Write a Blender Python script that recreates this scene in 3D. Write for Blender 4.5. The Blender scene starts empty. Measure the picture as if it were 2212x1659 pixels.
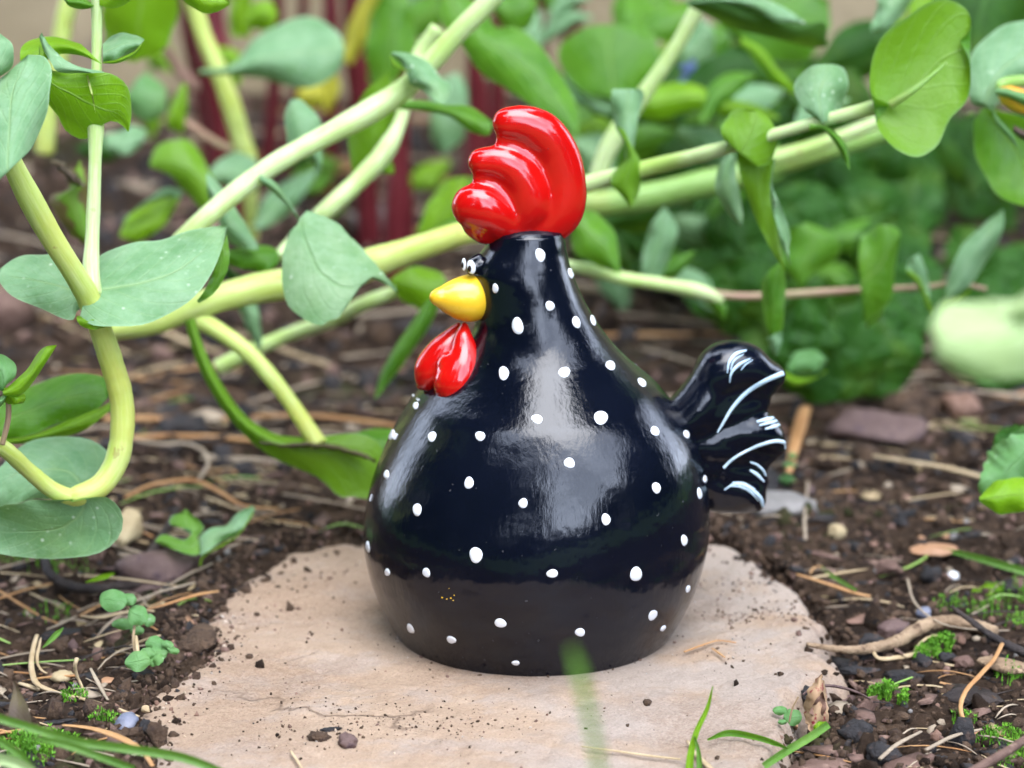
import bpy, bmesh, math, random
import numpy as np
from mathutils import Vector, Matrix
from mathutils.bvhtree import BVHTree

R = math.radians
random.seed(7)
scene = bpy.context.scene
col = scene.collection

# ------------------------------------------------------------------ camera
CAM_H, PITCH, FOC = 0.257, R(15), 42.0 / 17.3 * 2212
cam_d = bpy.data.cameras.new('camera')
cam = bpy.data.objects.new('camera', cam_d)
col.objects.link(cam)
cam.location = (0, 0, CAM_H)
cam.rotation_euler = (R(90) - PITCH, 0, 0)
cam_d.lens = 42.0
cam_d.sensor_width = 17.3
cam_d.clip_start = 0.01
cam_d.clip_end = 500
cam_d.dof.use_dof = True
cam_d.dof.focus_distance = 0.668
cam_d.dof.aperture_fstop = 4.8
cam_d.dof.aperture_blades = 0
scene.camera = cam

# ------------------------------------------------------------------ sky and sun
SUN_EL, SUN_AZ = 66, 160          # azimuth measured clockwise from +Y (north)
world = bpy.data.worlds.new('World')
scene.world = world
world.use_nodes = True
wn, wl = world.node_tree.nodes, world.node_tree.links
wn.clear()
wo = wn.new('ShaderNodeOutputWorld')
bg = wn.new('ShaderNodeBackground')
sky = wn.new('ShaderNodeTexSky')
sky.sky_type = 'NISHITA'
sky.sun_disc = False
sky.sun_elevation = R(SUN_EL)
sky.sun_rotation = R(SUN_AZ)
sky.air_density = 1.0
sky.dust_density = 1.5
bg.inputs['Strength'].default_value = 0.14
tc = wn.new('ShaderNodeTexCoord')
mp = wn.new('ShaderNodeMapping')
mp.inputs['Scale'].default_value = (1.0, 1.0, 1.6)
nz = wn.new('ShaderNodeTexNoise')
nz.inputs['Scale'].default_value = 2.3
nz.inputs['Detail'].default_value = 6
nz.inputs['Roughness'].default_value = 0.55
cr = wn.new('ShaderNodeValToRGB')
cr.color_ramp.elements[0].position = 0.36
cr.color_ramp.elements[0].color = (0.35, 0.35, 0.35, 1)
cr.color_ramp.elements[1].position = 0.62
cr.color_ramp.elements[1].color = (0.95, 0.95, 0.95, 1)
mx = wn.new('ShaderNodeMix')
mx.data_type = 'RGBA'
mx.inputs[7].default_value = (27.0, 30.5, 38.0, 1)      # thick pale cloud
wl.new(tc.outputs['Generated'], mp.inputs['Vector'])
wl.new(mp.outputs['Vector'], nz.inputs['Vector'])
wl.new(nz.outputs['Fac'], cr.inputs['Fac'])
wl.new(cr.outputs['Color'], mx.inputs[0])
wl.new(sky.outputs['Color'], mx.inputs[6])
wl.new(mx.outputs[2], bg.inputs['Color'])
wl.new(bg.outputs['Background'], wo.inputs['Surface'])

sd = bpy.data.lights.new('sun', 'SUN')
sd.energy = 1.5
sd.angle = R(44)
sd.color = (1.0, 0.94, 0.85)
sun = bpy.data.objects.new('sun', sd)
col.objects.link(sun)
el, az = R(SUN_EL), R(SUN_AZ)
sdir = Vector((math.sin(az) * math.cos(el), math.cos(az) * math.cos(el), math.sin(el)))
sun.rotation_euler = sdir.to_track_quat('Z', 'Y').to_euler()
sun.location = (0, 0, 3)

scene.view_settings.view_transform = 'Standard'
scene.view_settings.look = 'None'
scene.view_settings.gamma = 1
scene.view_settings.use_curve_mapping = False
scene.view_settings.exposure = 1.0
scene.render.engine = 'CYCLES'
scene.cycles.use_denoising = True
scene.cycles.max_bounces = 8
scene.cycles.transparent_max_bounces = 4

# ------------------------------------------------------------------ geometry helpers
def W(u, v, y):
    """the place at distance y that stands on the sight line of (u, v) in a 2212 x 1659 frame"""
    a = (v - 829.5) / FOC
    dy = math.cos(PITCH) - a * math.sin(PITCH)
    dz = -math.sin(PITCH) - a * math.cos(PITCH)
    dx = (u - 1106) / FOC
    s = y / dy
    return Vector((dx * s, y, CAM_H + dz * s))

def ray(u, v):
    return (W(u, v, 1.0) - Vector((0, 0, CAM_H))).normalized()

def G(u, v, z=0.0):
    d = W(u, v, 1.0) - Vector((0, 0, CAM_H))
    s = (z - CAM_H) / d.z
    return Vector((d.x * s, d.y * s, z))

def depth(p):
    return p[1] * math.cos(PITCH) + (CAM_H - p[2]) * math.sin(PITCH)

def M(px, p):
    """pixels of the 2212 frame to metres at p"""
    return px * depth(p) / FOC

def catmull(P, n):
    P = np.array([list(p) for p in P], float)
    k = len(P)
    if k == 2:
        t = np.linspace(0, 1, n)[:, None]
        return P[0] * (1 - t) + P[1] * t
    seg = np.linalg.norm(np.diff(P, axis=0), axis=1) + 1e-9
    T = np.concatenate([[0], np.cumsum(seg ** 0.7)])
    E = np.vstack([2 * P[0] - P[1], P, 2 * P[-1] - P[-2]])
    TE = np.concatenate([[T[0] - (T[1] - T[0])], T, [T[-1] + (T[-1] - T[-2])]])
    out = []
    for t in np.linspace(0, T[-1], n):
        i = int(min(max(np.searchsorted(T, t, 'right') - 1, 0), k - 2)) + 1
        t0, t1, t2, t3 = TE[i-1], TE[i], TE[i+1], TE[i+2]
        p0, p1, p2, p3 = E[i-1], E[i], E[i+1], E[i+2]
        A1 = (t1-t)/(t1-t0)*p0 + (t-t0)/(t1-t0)*p1
        A2 = (t2-t)/(t2-t1)*p1 + (t-t1)/(t2-t1)*p2
        A3 = (t3-t)/(t3-t2)*p2 + (t-t2)/(t3-t2)*p3
        B1 = (t2-t)/(t2-t0)*A1 + (t-t0)/(t2-t0)*A2
        B2 = (t3-t)/(t3-t1)*A2 + (t-t1)/(t3-t1)*A3
        out.append((t2-t)/(t2-t1)*B1 + (t-t1)/(t2-t1)*B2)
    return np.array(out)

def _h(ix, iy, s):
    n = (ix.astype(np.int64) * 374761393 + iy.astype(np.int64) * 668265263 + s * 974711) & 0x7fffffff
    n = ((n ^ (n >> 13)) * 1274126177) & 0x7fffffff
    return ((n ^ (n >> 16)) & 0xffff) / 65535.0

def vnoise(x, y, s=0):
    x, y = np.asarray(x, float), np.asarray(y, float)
    ix, iy = np.floor(x), np.floor(y)
    fx, fy = x - ix, y - iy
    fx, fy = fx*fx*(3-2*fx), fy*fy*(3-2*fy)
    a, b = _h(ix, iy, s), _h(ix+1, iy, s)
    c, d = _h(ix, iy+1, s), _h(ix+1, iy+1, s)
    return (a*(1-fx)+b*fx)*(1-fy) + (c*(1-fx)+d*fx)*fy

def fbm(x, y, s=0, o=4):
    r, a, t = 0, 1.0, 0
    for k in range(o):
        r = r + a * vnoise(np.asarray(x) * 2.03**k + 17*k, np.asarray(y) * 2.03**k - 9*k, s + k)
        t += a
        a *= 0.5
    return r / t

def mesh(name, verts, faces, m=None, parent=None, smooth=True, uv=None, loc=None):
    me = bpy.data.meshes.new(name)
    off = Vector((0, 0, 0))
    if parent is not None:
        off = parent['_o'] if '_o' in parent else parent.location
        off = Vector(off)
    elif loc is not None:
        off = Vector(loc)
    V = np.array([tuple(v) for v in verts], float) - np.array(off)
    me.from_pydata(V.tolist(), [], faces)
    if smooth:
        me.shade_smooth()
    if uv is not None:
        L = me.uv_layers.new(name='UVMap')
        idx = np.empty(len(me.loops), int)
        me.loops.foreach_get('vertex_index', idx)
        L.data.foreach_set('uv', np.array(uv, float)[idx].ravel())
    if m is not None:
        me.materials.append(m)
    o = bpy.data.objects.new(name, me)
    col.objects.link(o)
    if parent is not None:
        # every root sits unrotated at its base, so a child's own location is zero (sub-parts likewise)
        o.parent = parent
        o['_o'] = list(off)
    else:
        o.location = off
        o['_o'] = list(off)
    return o

def tag(o, label=None, cat=None, group=None, kind=None):
    for k, v in (('label', label), ('category', cat), ('group', group), ('kind', kind)):
        if v:
            o[k] = v
    return o

def empty(name, loc, label, cat, group=None):
    o = bpy.data.objects.new(name, None)
    o.empty_display_size = 0.01
    col.objects.link(o)
    o.location = loc
    o['_o'] = list(loc)
    return tag(o, label, cat, group)

def grid_faces(nu, nv, wrap=False):
    f = []
    for i in range(nu - 1):
        for j in range(nv if wrap else nv - 1):
            j2 = (j + 1) % nv
            f.append((i*nv+j, i*nv+j2, (i+1)*nv+j2, (i+1)*nv+j))
    return f

def tube_geo(P, rad, n=10, flat=1.0, cap=True, twist=0.0, rough=0.0):
    """P (k,3) centre line, rad (k,) radii"""
    P = np.array(P, float)
    k = len(P)
    T = np.gradient(P, axis=0)
    T /= np.linalg.norm(T, axis=1)[:, None] + 1e-12
    up = np.array([0, 0, 1.0])
    if abs(T[0] @ up) > 0.9:
        up = np.array([0, 1.0, 0])
    N = np.cross(T[0], up); N /= np.linalg.norm(N)
    V = []
    for i in range(k):
        N = N - T[i] * (N @ T[i]); N /= np.linalg.norm(N) + 1e-12
        B = np.cross(T[i], N)
        for j in range(n):
            a = 2*math.pi*j/n + twist*i
            rr = rad[i] * (1 + rough * (random.random() - 0.5))
            V.append(P[i] + N*math.cos(a)*rr + B*math.sin(a)*rr*flat)
    F = grid_faces(k, n, True)
    if cap:
        V.append(P[0]); V.append(P[-1])
        a, b = len(V)-2, len(V)-1
        for j in range(n):
            F.append((a, (j+1) % n, j))
            F.append((b, (k-1)*n+j, (k-1)*n+(j+1) % n))
    return V, F

def blob(chains, voxel, smooth=8, flat_y=1.0, yc=None):
    """melt chains of spheres [(point, radius)...] into one closed skin; returns verts, faces"""
    bm = bmesh.new()
    for ch in chains:
        arr = catmull([list(p) + [r] for p, r in ch], max(6, 7*len(ch))) if len(ch) > 1 else np.array([list(ch[0][0]) + [ch[0][1]]])
        for a in arr:
            m4 = Matrix.Translation(Vector(a[:3])) @ Matrix.Diagonal((a[3], a[3]*flat_y, a[3], 1))
            bmesh.ops.create_icosphere(bm, subdivisions=3, radius=1, matrix=m4)
    me = bpy.data.meshes.new('tmp'); bm.to_mesh(me); bm.free()
    o = bpy.data.objects.new('tmp', me); col.objects.link(o)
    r = o.modifiers.new('r', 'REMESH'); r.mode = 'VOXEL'; r.voxel_size = voxel
    s = o.modifiers.new('s', 'SMOOTH'); s.factor = 0.5; s.iterations = smooth
    dg = bpy.context.evaluated_depsgraph_get()
    ev = o.evaluated_get(dg)
    m2 = ev.to_mesh()
    V = [tuple(v.co) for v in m2.vertices]
    F = [tuple(p.vertices) for p in m2.polygons]
    ev.to_mesh_clear()
    bpy.data.objects.remove(o); bpy.data.meshes.remove(me)
    return V, F

# ------------------------------------------------------------------ materials
MAT = {}
class NT:
    def __init__(s, name):
        s.m = bpy.data.materials.new(name); s.m.use_nodes = True
        s.n, s.l = s.m.node_tree.nodes, s.m.node_tree.links
        s.b = s.n['Principled BSDF']
        s.tc = s.n.new('ShaderNodeTexCoord')
    def noise(s, scale, detail=4, rough=0.55, vec=None, stretch=None, dist=0.0):
        t = s.n.new('ShaderNodeTexNoise')
        t.inputs['Scale'].default_value = scale
        t.inputs['Detail'].default_value = detail
        t.inputs['Roughness'].default_value = rough
        t.inputs['Distortion'].default_value = dist
        src = vec or s.tc.outputs['Object']
        if stretch:
            m = s.n.new('ShaderNodeMapping'); m.inputs['Scale'].default_value = stretch
            s.l.new(src, m.inputs['Vector']); src = m.outputs['Vector']
        s.l.new(src, t.inputs['Vector'])
        return t.outputs['Fac']
    def vor(s, scale, feature='F1', vec=None):
        t = s.n.new('ShaderNodeTexVoronoi'); t.feature = feature
        t.inputs['Scale'].default_value = scale
        s.l.new(vec or s.tc.outputs['Object'], t.inputs['Vector'])
        return t.outputs['Distance']
    def ramp(s, x, stops):
        r = s.n.new('ShaderNodeValToRGB')
        e = r.color_ramp.elements
        while len(e) < len(stops): e.new(0.5)
        for q, (p, c) in zip(e, stops):
            q.position = p
            q.color = (c, c, c, 1) if isinstance(c, (int, float)) else (*c, 1)
        s.l.new(x, r.inputs['Fac'])
        return r.outputs['Color']
    def mix(s, f, a, b, blend='MIX'):
        m = s.n.new('ShaderNodeMix'); m.data_type = 'RGBA'; m.blend_type = blend
        for sock, val in ((m.inputs[0], f), (m.inputs[6], a), (m.inputs[7], b)):
            if isinstance(val, (int, float)): sock.default_value = val
            elif isinstance(val, tuple): sock.default_value = (*val, 1)
            else: s.l.new(val, sock)
        return m.outputs[2]
    def math(s, op, a, b=0.0, c=0.0):
        m = s.n.new('ShaderNodeMath'); m.operation = op
        for i, val in enumerate((a, b, c)):
            if isinstance(val, (int, float)): m.inputs[i].default_value = val
            else: s.l.new(val, m.inputs[i])
        return m.outputs[0]
    def bump(s, h, strength, dist=0.001, prev=None):
        b = s.n.new('ShaderNodeBump')
        b.inputs['Strength'].default_value = strength
        b.inputs['Distance'].default_value = dist
        s.l.new(h, b.inputs['Height'])
        if prev: s.l.new(prev, b.inputs['Normal'])
        return b.outputs['Normal']
    def set(s, **k):
        nm = dict(color='Base Color', rough='Roughness', spec='Specular IOR Level', normal='Normal', coat='Coat Weight', coatr='Coat Roughness', sss='Subsurface Weight')
        for a, val in k.items():
            sock = s.b.inputs[nm[a]]
            if isinstance(val, (int, float)): sock.default_value = val
            elif isinstance(val, tuple): sock.default_value = (*val, 1)
            else: s.l.new(val, sock)
        return s.m

def paint(name, c1, c2, rough, bump=0.25, chips=None, stretch=(1, 1, 0.12), bscale=900, coat=0.0, spec=0.45):
    t = NT(name)
    n1 = t.noise(35, 4)
    c = t.mix(t.ramp(n1, [(0.35, 0.0), (0.7, 1.0)]), c1, c2)
    if chips:
        c = t.mix(t.ramp(t.noise(700, 2), [(0.735, 0.0), (0.77, 1.0)]), c, chips)
    br = t.noise(bscale, 5, 0.6, stretch=stretch)
    wob = t.noise(60, 3)
    nrm = t.bump(wob, 0.35, 0.0016)
    nrm = t.bump(br, bump, 0.0003, nrm)
    ro = t.ramp(t.noise(120, 5, 0.65), [(0.3, rough * 0.7), (0.75, rough * 1.7)])
    MAT[name] = t.set(color=c, rough=ro, normal=nrm, coat=coat, coatr=0.05, spec=spec)
    t.b.inputs['Coat IOR'].default_value = 1.62
    return MAT[name]

paint('black_paint', (0.0016, 0.0026, 0.0065), (0.0035, 0.005, 0.011), 0.085, spec=0.47, bump=0.32, chips=(0.05, 0.05, 0.055))
paint('red_paint', (0.42, 0.002, 0.003), (0.55, 0.006, 0.004), 0.13, bump=0.2, coat=0.3, chips=(0.30, 0.02, 0.03), stretch=(1, 1, 1), bscale=420)
paint('yellow_paint', (0.86, 0.56, 0.03), (0.76, 0.42, 0.015), 0.30, bump=0.25, chips=(0.35, 0.25, 0.05), stretch=(1, 1, 1), bscale=500, coat=0.3)
paint('white_paint', (0.80, 0.81, 0.82), (0.70, 0.72, 0.76), 0.22, bump=0.1, stretch=(1, 1, 1), coat=0.2)
paint('blue_white_paint', (0.60, 0.74, 0.82), (0.42, 0.58, 0.70), 0.25, bump=0.4, stretch=(1, 1, 1))
paint('brown_paint', (0.025, 0.014, 0.01), (0.02, 0.01, 0.008), 0.15, bump=0.1)

def leaf_mat(name, top, top2, under, vein, trans=0.35, spec=0.34, bloom=0.0, worn=0.0, rough=0.45, wrinkle=0.0, rim=None, veinw=0.035):
    t = NT(name)
    uv = t.n.new('ShaderNodeUVMap'); uv.uv_map = 'UVMap'
    sep = t.n.new('ShaderNodeSeparateXYZ'); t.l.new(uv.outputs['UV'], sep.inputs[0])
    U, Vv = sep.outputs[0], sep.outputs[1]
    d = t.math('ABSOLUTE', t.math('SUBTRACT', Vv, 0.5))
    base = t.mix(t.ramp(t.noise(70, 5, 0.6), [(0.3, 0.0), (0.7, 1.0)]), top, top2)
    if bloom:
        sp = t.ramp(t.vor(330), [(0.10, 1.0), (0.22, 0.0)])
        msk = t.ramp(t.noise(60, 3), [(0.5, 0.0), (0.62, 1.0)])
        base = t.mix(t.math('MULTIPLY', t.math('MULTIPLY', sp, msk), bloom), base, (0.62, 0.70, 0.55))
        cl = t.ramp(t.noise(190, 6, 0.7), [(0.45, 0.0), (0.8, 1.0)])
        base = t.mix(t.math('MULTIPLY', cl, bloom * 0.55), base, (0.36, 0.50, 0.32))
    geo = t.n.new('ShaderNodeNewGeometry')
    c = t.mix(geo.outputs['Backfacing'], base, under)
    # midrib, narrowing towards the tip, and faint side veins
    wdt = t.math('MULTIPLY', t.math('SUBTRACT', 1.15, U), veinw)
    mid = t.math('SUBTRACT', 1.0, t.math('MINIMUM', t.math('DIVIDE', d, wdt), 1.0))
    ph = t.math('ADD', t.math('MULTIPLY', U, 46.0), t.math('MULTIPLY', d, -38.0))
    sv = t.ramp(t.math('SINE', ph), [(0.82, 0.0), (1.0, 0.7)])
    veins = t.math('MAXIMUM', mid, t.math('MULTIPLY', sv, 0.42))
    c = t.mix(t.math('MULTIPLY', veins, 0.75), c, vein)
    nw = t.n.new('ShaderNodeTexVoronoi'); nw.feature = 'DISTANCE_TO_EDGE'; nw.inputs['Scale'].default_value = 340
    t.l.new(t.tc.outputs['Object'], nw.inputs['Vector'])
    net = t.ramp(nw.outputs['Distance'], [(0.0, 1.0), (0.10, 0.0)])
    c = t.mix(t.math('MULTIPLY', net, 0.07), c, vein)
    c = t.mix(t.math('MULTIPLY', t.ramp(t.noise(38, 4, 0.6), [(0.52, 0.0), (0.72, 1.0)]), 0.28), c, t.mix(0.5, c, (0.30, 0.40, 0.03)))
    spk = t.math('MULTIPLY', t.ramp(t.vor(150), [(0.055, 1.0), (0.085, 0.0)]), t.ramp(t.noise(45, 2), [(0.58, 0.0), (0.63, 1.0)]))
    c = t.mix(t.math('MULTIPLY', spk, 0.7), c, (0.10, 0.085, 0.03))
    if rim:
        c = t.mix(t.ramp(d, [(0.465, 0.0), (0.497, 1.0)]), c, rim)
    if worn:
        e = t.math('ADD', t.math('MULTIPLY', d, 1.3), t.noise(110, 4))
        c = t.mix(t.ramp(e, [(1.12 - worn*0.25, 0.0), (1.17 - worn*0.25, 1.0)]), c, (0.14, 0.085, 0.04))
    h = t.math('ADD', t.math('ADD', t.math('MULTIPLY', veins, -0.8), t.math('MULTIPLY', net, -0.12)), t.noise(170, 5, 0.6))
    nrm = t.bump(t.noise(45, 3), 0.5, 0.003)
    nrm = t.bump(h, 0.55, 0.0007, nrm)
    if wrinkle:
        big = t.n.new('ShaderNodeTexVoronoi'); big.feature = 'DISTANCE_TO_EDGE'; big.inputs['Scale'].default_value = 85
        t.l.new(t.tc.outputs['Object'], big.inputs['Vector'])
        cell = t.ramp(big.outputs['Distance'], [(0.0, 0.0), (0.35, 1.0)])
        c = t.mix(t.math('MULTIPLY', t.ramp(big.outputs['Distance'], [(0.0, 1.0), (0.09, 0.0)]), 0.35), c, vein)
        nrm = t.bump(t.math('ADD', cell, t.noise(60, 4)), wrinkle, 0.003, nrm)
    m = t.set(color=c, rough=rough, normal=nrm, spec=spec)
    tr = t.n.new('ShaderNodeBsdfTranslucent')
    t.l.new(t.mix(0.5, c, (0.24, 0.46, 0.01), 'MIX'), tr.inputs['Color'])
    t.l.new(nrm, tr.inputs['Normal'])
    ms = t.n.new('ShaderNodeMixShader'); ms.inputs[0].default_value = trans
    t.l.new(t.b.outputs[0], ms.inputs[1]); t.l.new(tr.outputs[0], ms.inputs[2])
    t.l.new(ms.outputs[0], t.n['Material Output'].inputs['Surface'])
    MAT[name] = m

leaf_mat('leaf_glaucous', (0.105, 0.245, 0.095), (0.20, 0.36, 0.175), (0.11, 0.26, 0.02), (0.27, 0.42, 0.18), 0.22, bloom=0.8, rough=0.5, rim=(0.26, 0.42, 0.22))
leaf_mat('leaf_green', (0.05, 0.185, 0.006), (0.12, 0.31, 0.018), (0.15, 0.32, 0.015), (0.22, 0.38, 0.08), 0.4, bloom=0.15, rough=0.42, rim=(0.16, 0.32, 0.07))
leaf_mat('leaf_lime', (0.17, 0.36, 0.006), (0.25, 0.48, 0.012), (0.17, 0.36, 0.008), (0.26, 0.42, 0.08), 0.45, rough=0.4, rim=(0.22, 0.42, 0.06))
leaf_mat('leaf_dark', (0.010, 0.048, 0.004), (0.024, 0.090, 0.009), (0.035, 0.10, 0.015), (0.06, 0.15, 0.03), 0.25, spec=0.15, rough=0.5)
leaf_mat('leaf_worn', (0.13, 0.28, 0.11), (0.27, 0.41, 0.21), (0.12, 0.28, 0.05), (0.16, 0.30, 0.12), 0.25, bloom=1.0, worn=0.46, rough=0.55)
leaf_mat('leaf_tired', (0.12, 0.27, 0.02), (0.17, 0.32, 0.03), (0.13, 0.28, 0.02), (0.25, 0.36, 0.08), 0.4, worn=1.3, rough=0.5)
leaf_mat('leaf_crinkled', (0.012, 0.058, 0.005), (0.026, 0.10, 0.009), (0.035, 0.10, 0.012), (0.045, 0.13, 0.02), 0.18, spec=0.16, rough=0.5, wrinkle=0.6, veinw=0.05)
leaf_mat('leaf_pale', (0.44, 0.58, 0.25), (0.52, 0.65, 0.32), (0.44, 0.58, 0.25), (0.20, 0.38, 0.10), 0.3, rough=0.45)
leaf_mat('leaf_weed', (0.10, 0.26, 0.07), (0.15, 0.33, 0.11), (0.11, 0.26, 0.06), (0.14, 0.30, 0.10), 0.3, bloom=0.4, rough=0.5)
leaf_mat('leaf_yellow', (0.55, 0.50, 0.03), (0.62, 0.56, 0.05), (0.5, 0.5, 0.05), (0.6, 0.6, 0.2), 0.4)
leaf_mat('leaf_grass', (0.10, 0.24, 0.03), (0.16, 0.32, 0.06), (0.12, 0.28, 0.04), (0.20, 0.36, 0.10), 0.3, rough=0.4)
leaf_mat('leaf_dry', (0.34, 0.24, 0.12), (0.46, 0.34, 0.19), (0.36, 0.26, 0.14), (0.50, 0.40, 0.25), 0.2, rough=0.7)
leaf_mat('leaf_brown', (0.06, 0.04, 0.03), (0.10, 0.065, 0.045), (0.08, 0.05, 0.04), (0.12, 0.08, 0.06), 0.1, rough=0.6)

def stem_mat(name, c1, c2, c3, sss=0.25):
    t = NT(name)
    uv = t.n.new('ShaderNodeUVMap'); uv.uv_map = 'UVMap'
    sk = t.noise(1.0, 5, 0.7, vec=uv.outputs['UV'], stretch=(9, 14, 1))
    pt = t.noise(28, 5, 0.6)
    c = t.mix(t.ramp(sk, [(0.35, 0.0), (0.65, 1.0)]), c1, c2)
    c = t.mix(t.ramp(pt, [(0.48, 0.0), (0.68, 0.9)]), c, c3)
    sc2 = t.math('MULTIPLY', t.ramp(t.noise(170, 3), [(0.66, 0.0), (0.70, 1.0)]), t.ramp(t.noise(30, 2), [(0.5, 0.0), (0.6, 1.0)]))
    c = t.mix(t.math('MULTIPLY', sc2, 0.6), c, (0.30, 0.17, 0.06))
    nrm = t.bump(sk, 0.35, 0.0008)
    nrm = t.bump(t.noise(60, 4), 0.3, 0.0015, nrm)
    MAT[name] = t.set(color=c, rough=0.45, normal=nrm, spec=0.45, sss=sss)
    t.b.inputs['Subsurface Radius'].default_value = (0.6, 1.0, 0.25)
    t.b.inputs['Subsurface Scale'].default_value = 0.003
def simple(name, c1, c2, rough=0.6, scale=60, bscale=300, bstr=0.4, bdist=0.0008, spec=0.4, stretch=None, third=None, sss=0):
    t = NT(name)
    f = t.ramp(t.noise(scale, 5, 0.6, stretch=stretch), [(0.35, 0.0), (0.65, 1.0)])
    c = t.mix(f, c1, c2)
    if third:
        c = t.mix(t.ramp(t.noise(scale * 2.7, 4), [(0.56, 0.0), (0.66, 1.0)]), c, third)
    nrm = t.bump(t.noise(bscale, 5, 0.65, stretch=stretch), bstr, bdist)
    MAT[name] = t.set(color=c, rough=rough, normal=nrm, spec=spec, sss=sss)
    if sss:
        t.b.inputs['Subsurface Radius'].default_value = (0.6, 1.0, 0.25)
        t.b.inputs['Subsurface Scale'].default_value = 0.003
    return MAT[name]

stem_mat('stem_pale', (0.44, 0.58, 0.20), (0.60, 0.70, 0.38), (0.36, 0.52, 0.10))
stem_mat('stem_yellow', (0.44, 0.56, 0.09), (0.58, 0.66, 0.24), (0.52, 0.54, 0.10))
stem_mat('stem_green', (0.17, 0.32, 0.05), (0.28, 0.44, 0.12), (0.30, 0.36, 0.08))
simple('stem_pink', (0.30, 0.24, 0.12), (0.36, 0.20, 0.14), 0.45, scale=40, bstr=0.2)
simple('stem_crimson', (0.085, 0.010, 0.014), (0.15, 0.018, 0.024), 0.35, scale=20, bstr=0.2)
simple('straw', (0.38, 0.27, 0.14), (0.52, 0.40, 0.24), 0.65, scale=90, bscale=700, bstr=0.6)
simple('straw_grey', (0.26, 0.20, 0.14), (0.38, 0.30, 0.21), 0.7, scale=90, bscale=700, bstr=0.6)
simple('twig_wood', (0.22, 0.14, 0.08), (0.40, 0.28, 0.17), 0.75, scale=120, bscale=500, bstr=1.0, bdist=0.0015, third=(0.10, 0.055, 0.03))
simple('dark_wood', (0.018, 0.013, 0.012), (0.05, 0.035, 0.028), 0.6, scale=90, bscale=500, bstr=1.0, bdist=0.0015)
simple('orange_straw', (0.36, 0.17, 0.06), (0.46, 0.26, 0.11), 0.6, scale=60, bscale=600, bstr=0.5)
simple('charcoal', (0.012, 0.011, 0.012), (0.035, 0.030, 0.029), 0.7, scale=140, bscale=600, bstr=1.0, bdist=0.0015, third=(0.07, 0.045, 0.035))
simple('clod', (0.06, 0.034, 0.020), (0.135, 0.082, 0.048), 0.95, scale=150, bscale=900, bstr=1.0, bdist=0.002, third=(0.05, 0.028, 0.02))
simple('purple_stone', (0.09, 0.052, 0.045), (0.15, 0.095, 0.08), 0.7, scale=70, bscale=500, bstr=0.8, third=(0.07, 0.04, 0.045))
simple('red_stone', (0.16, 0.085, 0.055), (0.24, 0.14, 0.10), 0.7, scale=110, bscale=500, bstr=0.8)
simple('tan_stone', (0.34, 0.25, 0.13), (0.44, 0.35, 0.20), 0.75, scale=60, bscale=400, bstr=0.6)
simple('blue_stone', (0.11, 0.13, 0.19), (0.22, 0.22, 0.26), 0.5, scale=100, bscale=500, bstr=0.5)
simple('white_stone', (0.7, 0.7, 0.68), (0.8, 0.8, 0.78), 0.4, scale=100, bstr=0.3)
simple('grey_stone', (0.14, 0.13, 0.12), (0.24, 0.22, 0.20), 0.7, scale=80, bstr=0.7)
simple('bark', (0.10, 0.055, 0.04), (0.17, 0.10, 0.075), 0.75, scale=120, bscale=450, bstr=1.0, third=(0.24, 0.15, 0.11))
simple('orange_chip', (0.34, 0.17, 0.08), (0.42, 0.24, 0.14), 0.7, scale=120, bscale=450, bstr=0.6)
simple('moss', (0.07, 0.22, 0.008), (0.15, 0.36, 0.02), 0.7, scale=200, bstr=0.3)
simple('garden_wall', (0.29, 0.225, 0.13), (0.37, 0.295, 0.18), 0.9, scale=9, bscale=90, bstr=0.6, bdist=0.004, third=(0.23, 0.18, 0.13))
simple('dark_foliage', (0.014, 0.040, 0.008), (0.030, 0.075, 0.014), 0.6, scale=3, bstr=0.0)
simple('tree_bark', (0.06, 0.045, 0.03), (0.10, 0.08, 0.06), 0.9, scale=6, bscale=30, bstr=0.6, bdist=0.01)
simple('lawn', (0.03, 0.075, 0.015), (0.05, 0.10, 0.02), 0.9, scale=3, bscale=60, bstr=0.5, bdist=0.02)
simple('petal_blue', (0.10, 0.12, 0.28), (0.12, 0.18, 0.34), 0.5)
simple('petal_yellow', (0.70, 0.48, 0.02), (0.75, 0.30, 0.03), 0.5, scale=150)
simple('seed_husk', (0.36, 0.22, 0.12), (0.44, 0.30, 0.17), 0.7, scale=200, third=(0.22, 0.02, 0.03))

# soil: dark brown with reddish and black flecks
t = NT('soil')
n1 = t.noise(45, 6, 0.65)
c = t.ramp(n1, [(0.30, (0.016, 0.009, 0.006)), (0.46, (0.046, 0.027, 0.016)), (0.62, (0.105, 0.064, 0.038)), (0.8, (0.19, 0.115, 0.07))])
c = t.mix(t.ramp(t.noise(420, 3), [(0.60, 0.0), (0.68, 1.0)]), c, (0.22, 0.14, 0.09))
c = t.mix(t.ramp(t.noise(260, 3), [(0.62, 0.0), (0.7, 1.0)]), c, (0.012, 0.010, 0.010))
c = t.mix(t.math('MULTIPLY', t.ramp(t.noise(14, 5), [(0.60, 0.0), (0.70, 1.0)]), 0.7), c, (0.05, 0.075, 0.014))
nrm = t.bump(t.noise(350, 7, 0.75), 1.0, 0.005)
nrm = t.bump(t.noise(1300, 4, 0.8), 1.0, 0.0015, nrm)
MAT['soil'] = t.set(color=c, rough=0.9, normal=nrm, spec=0.25)

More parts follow.
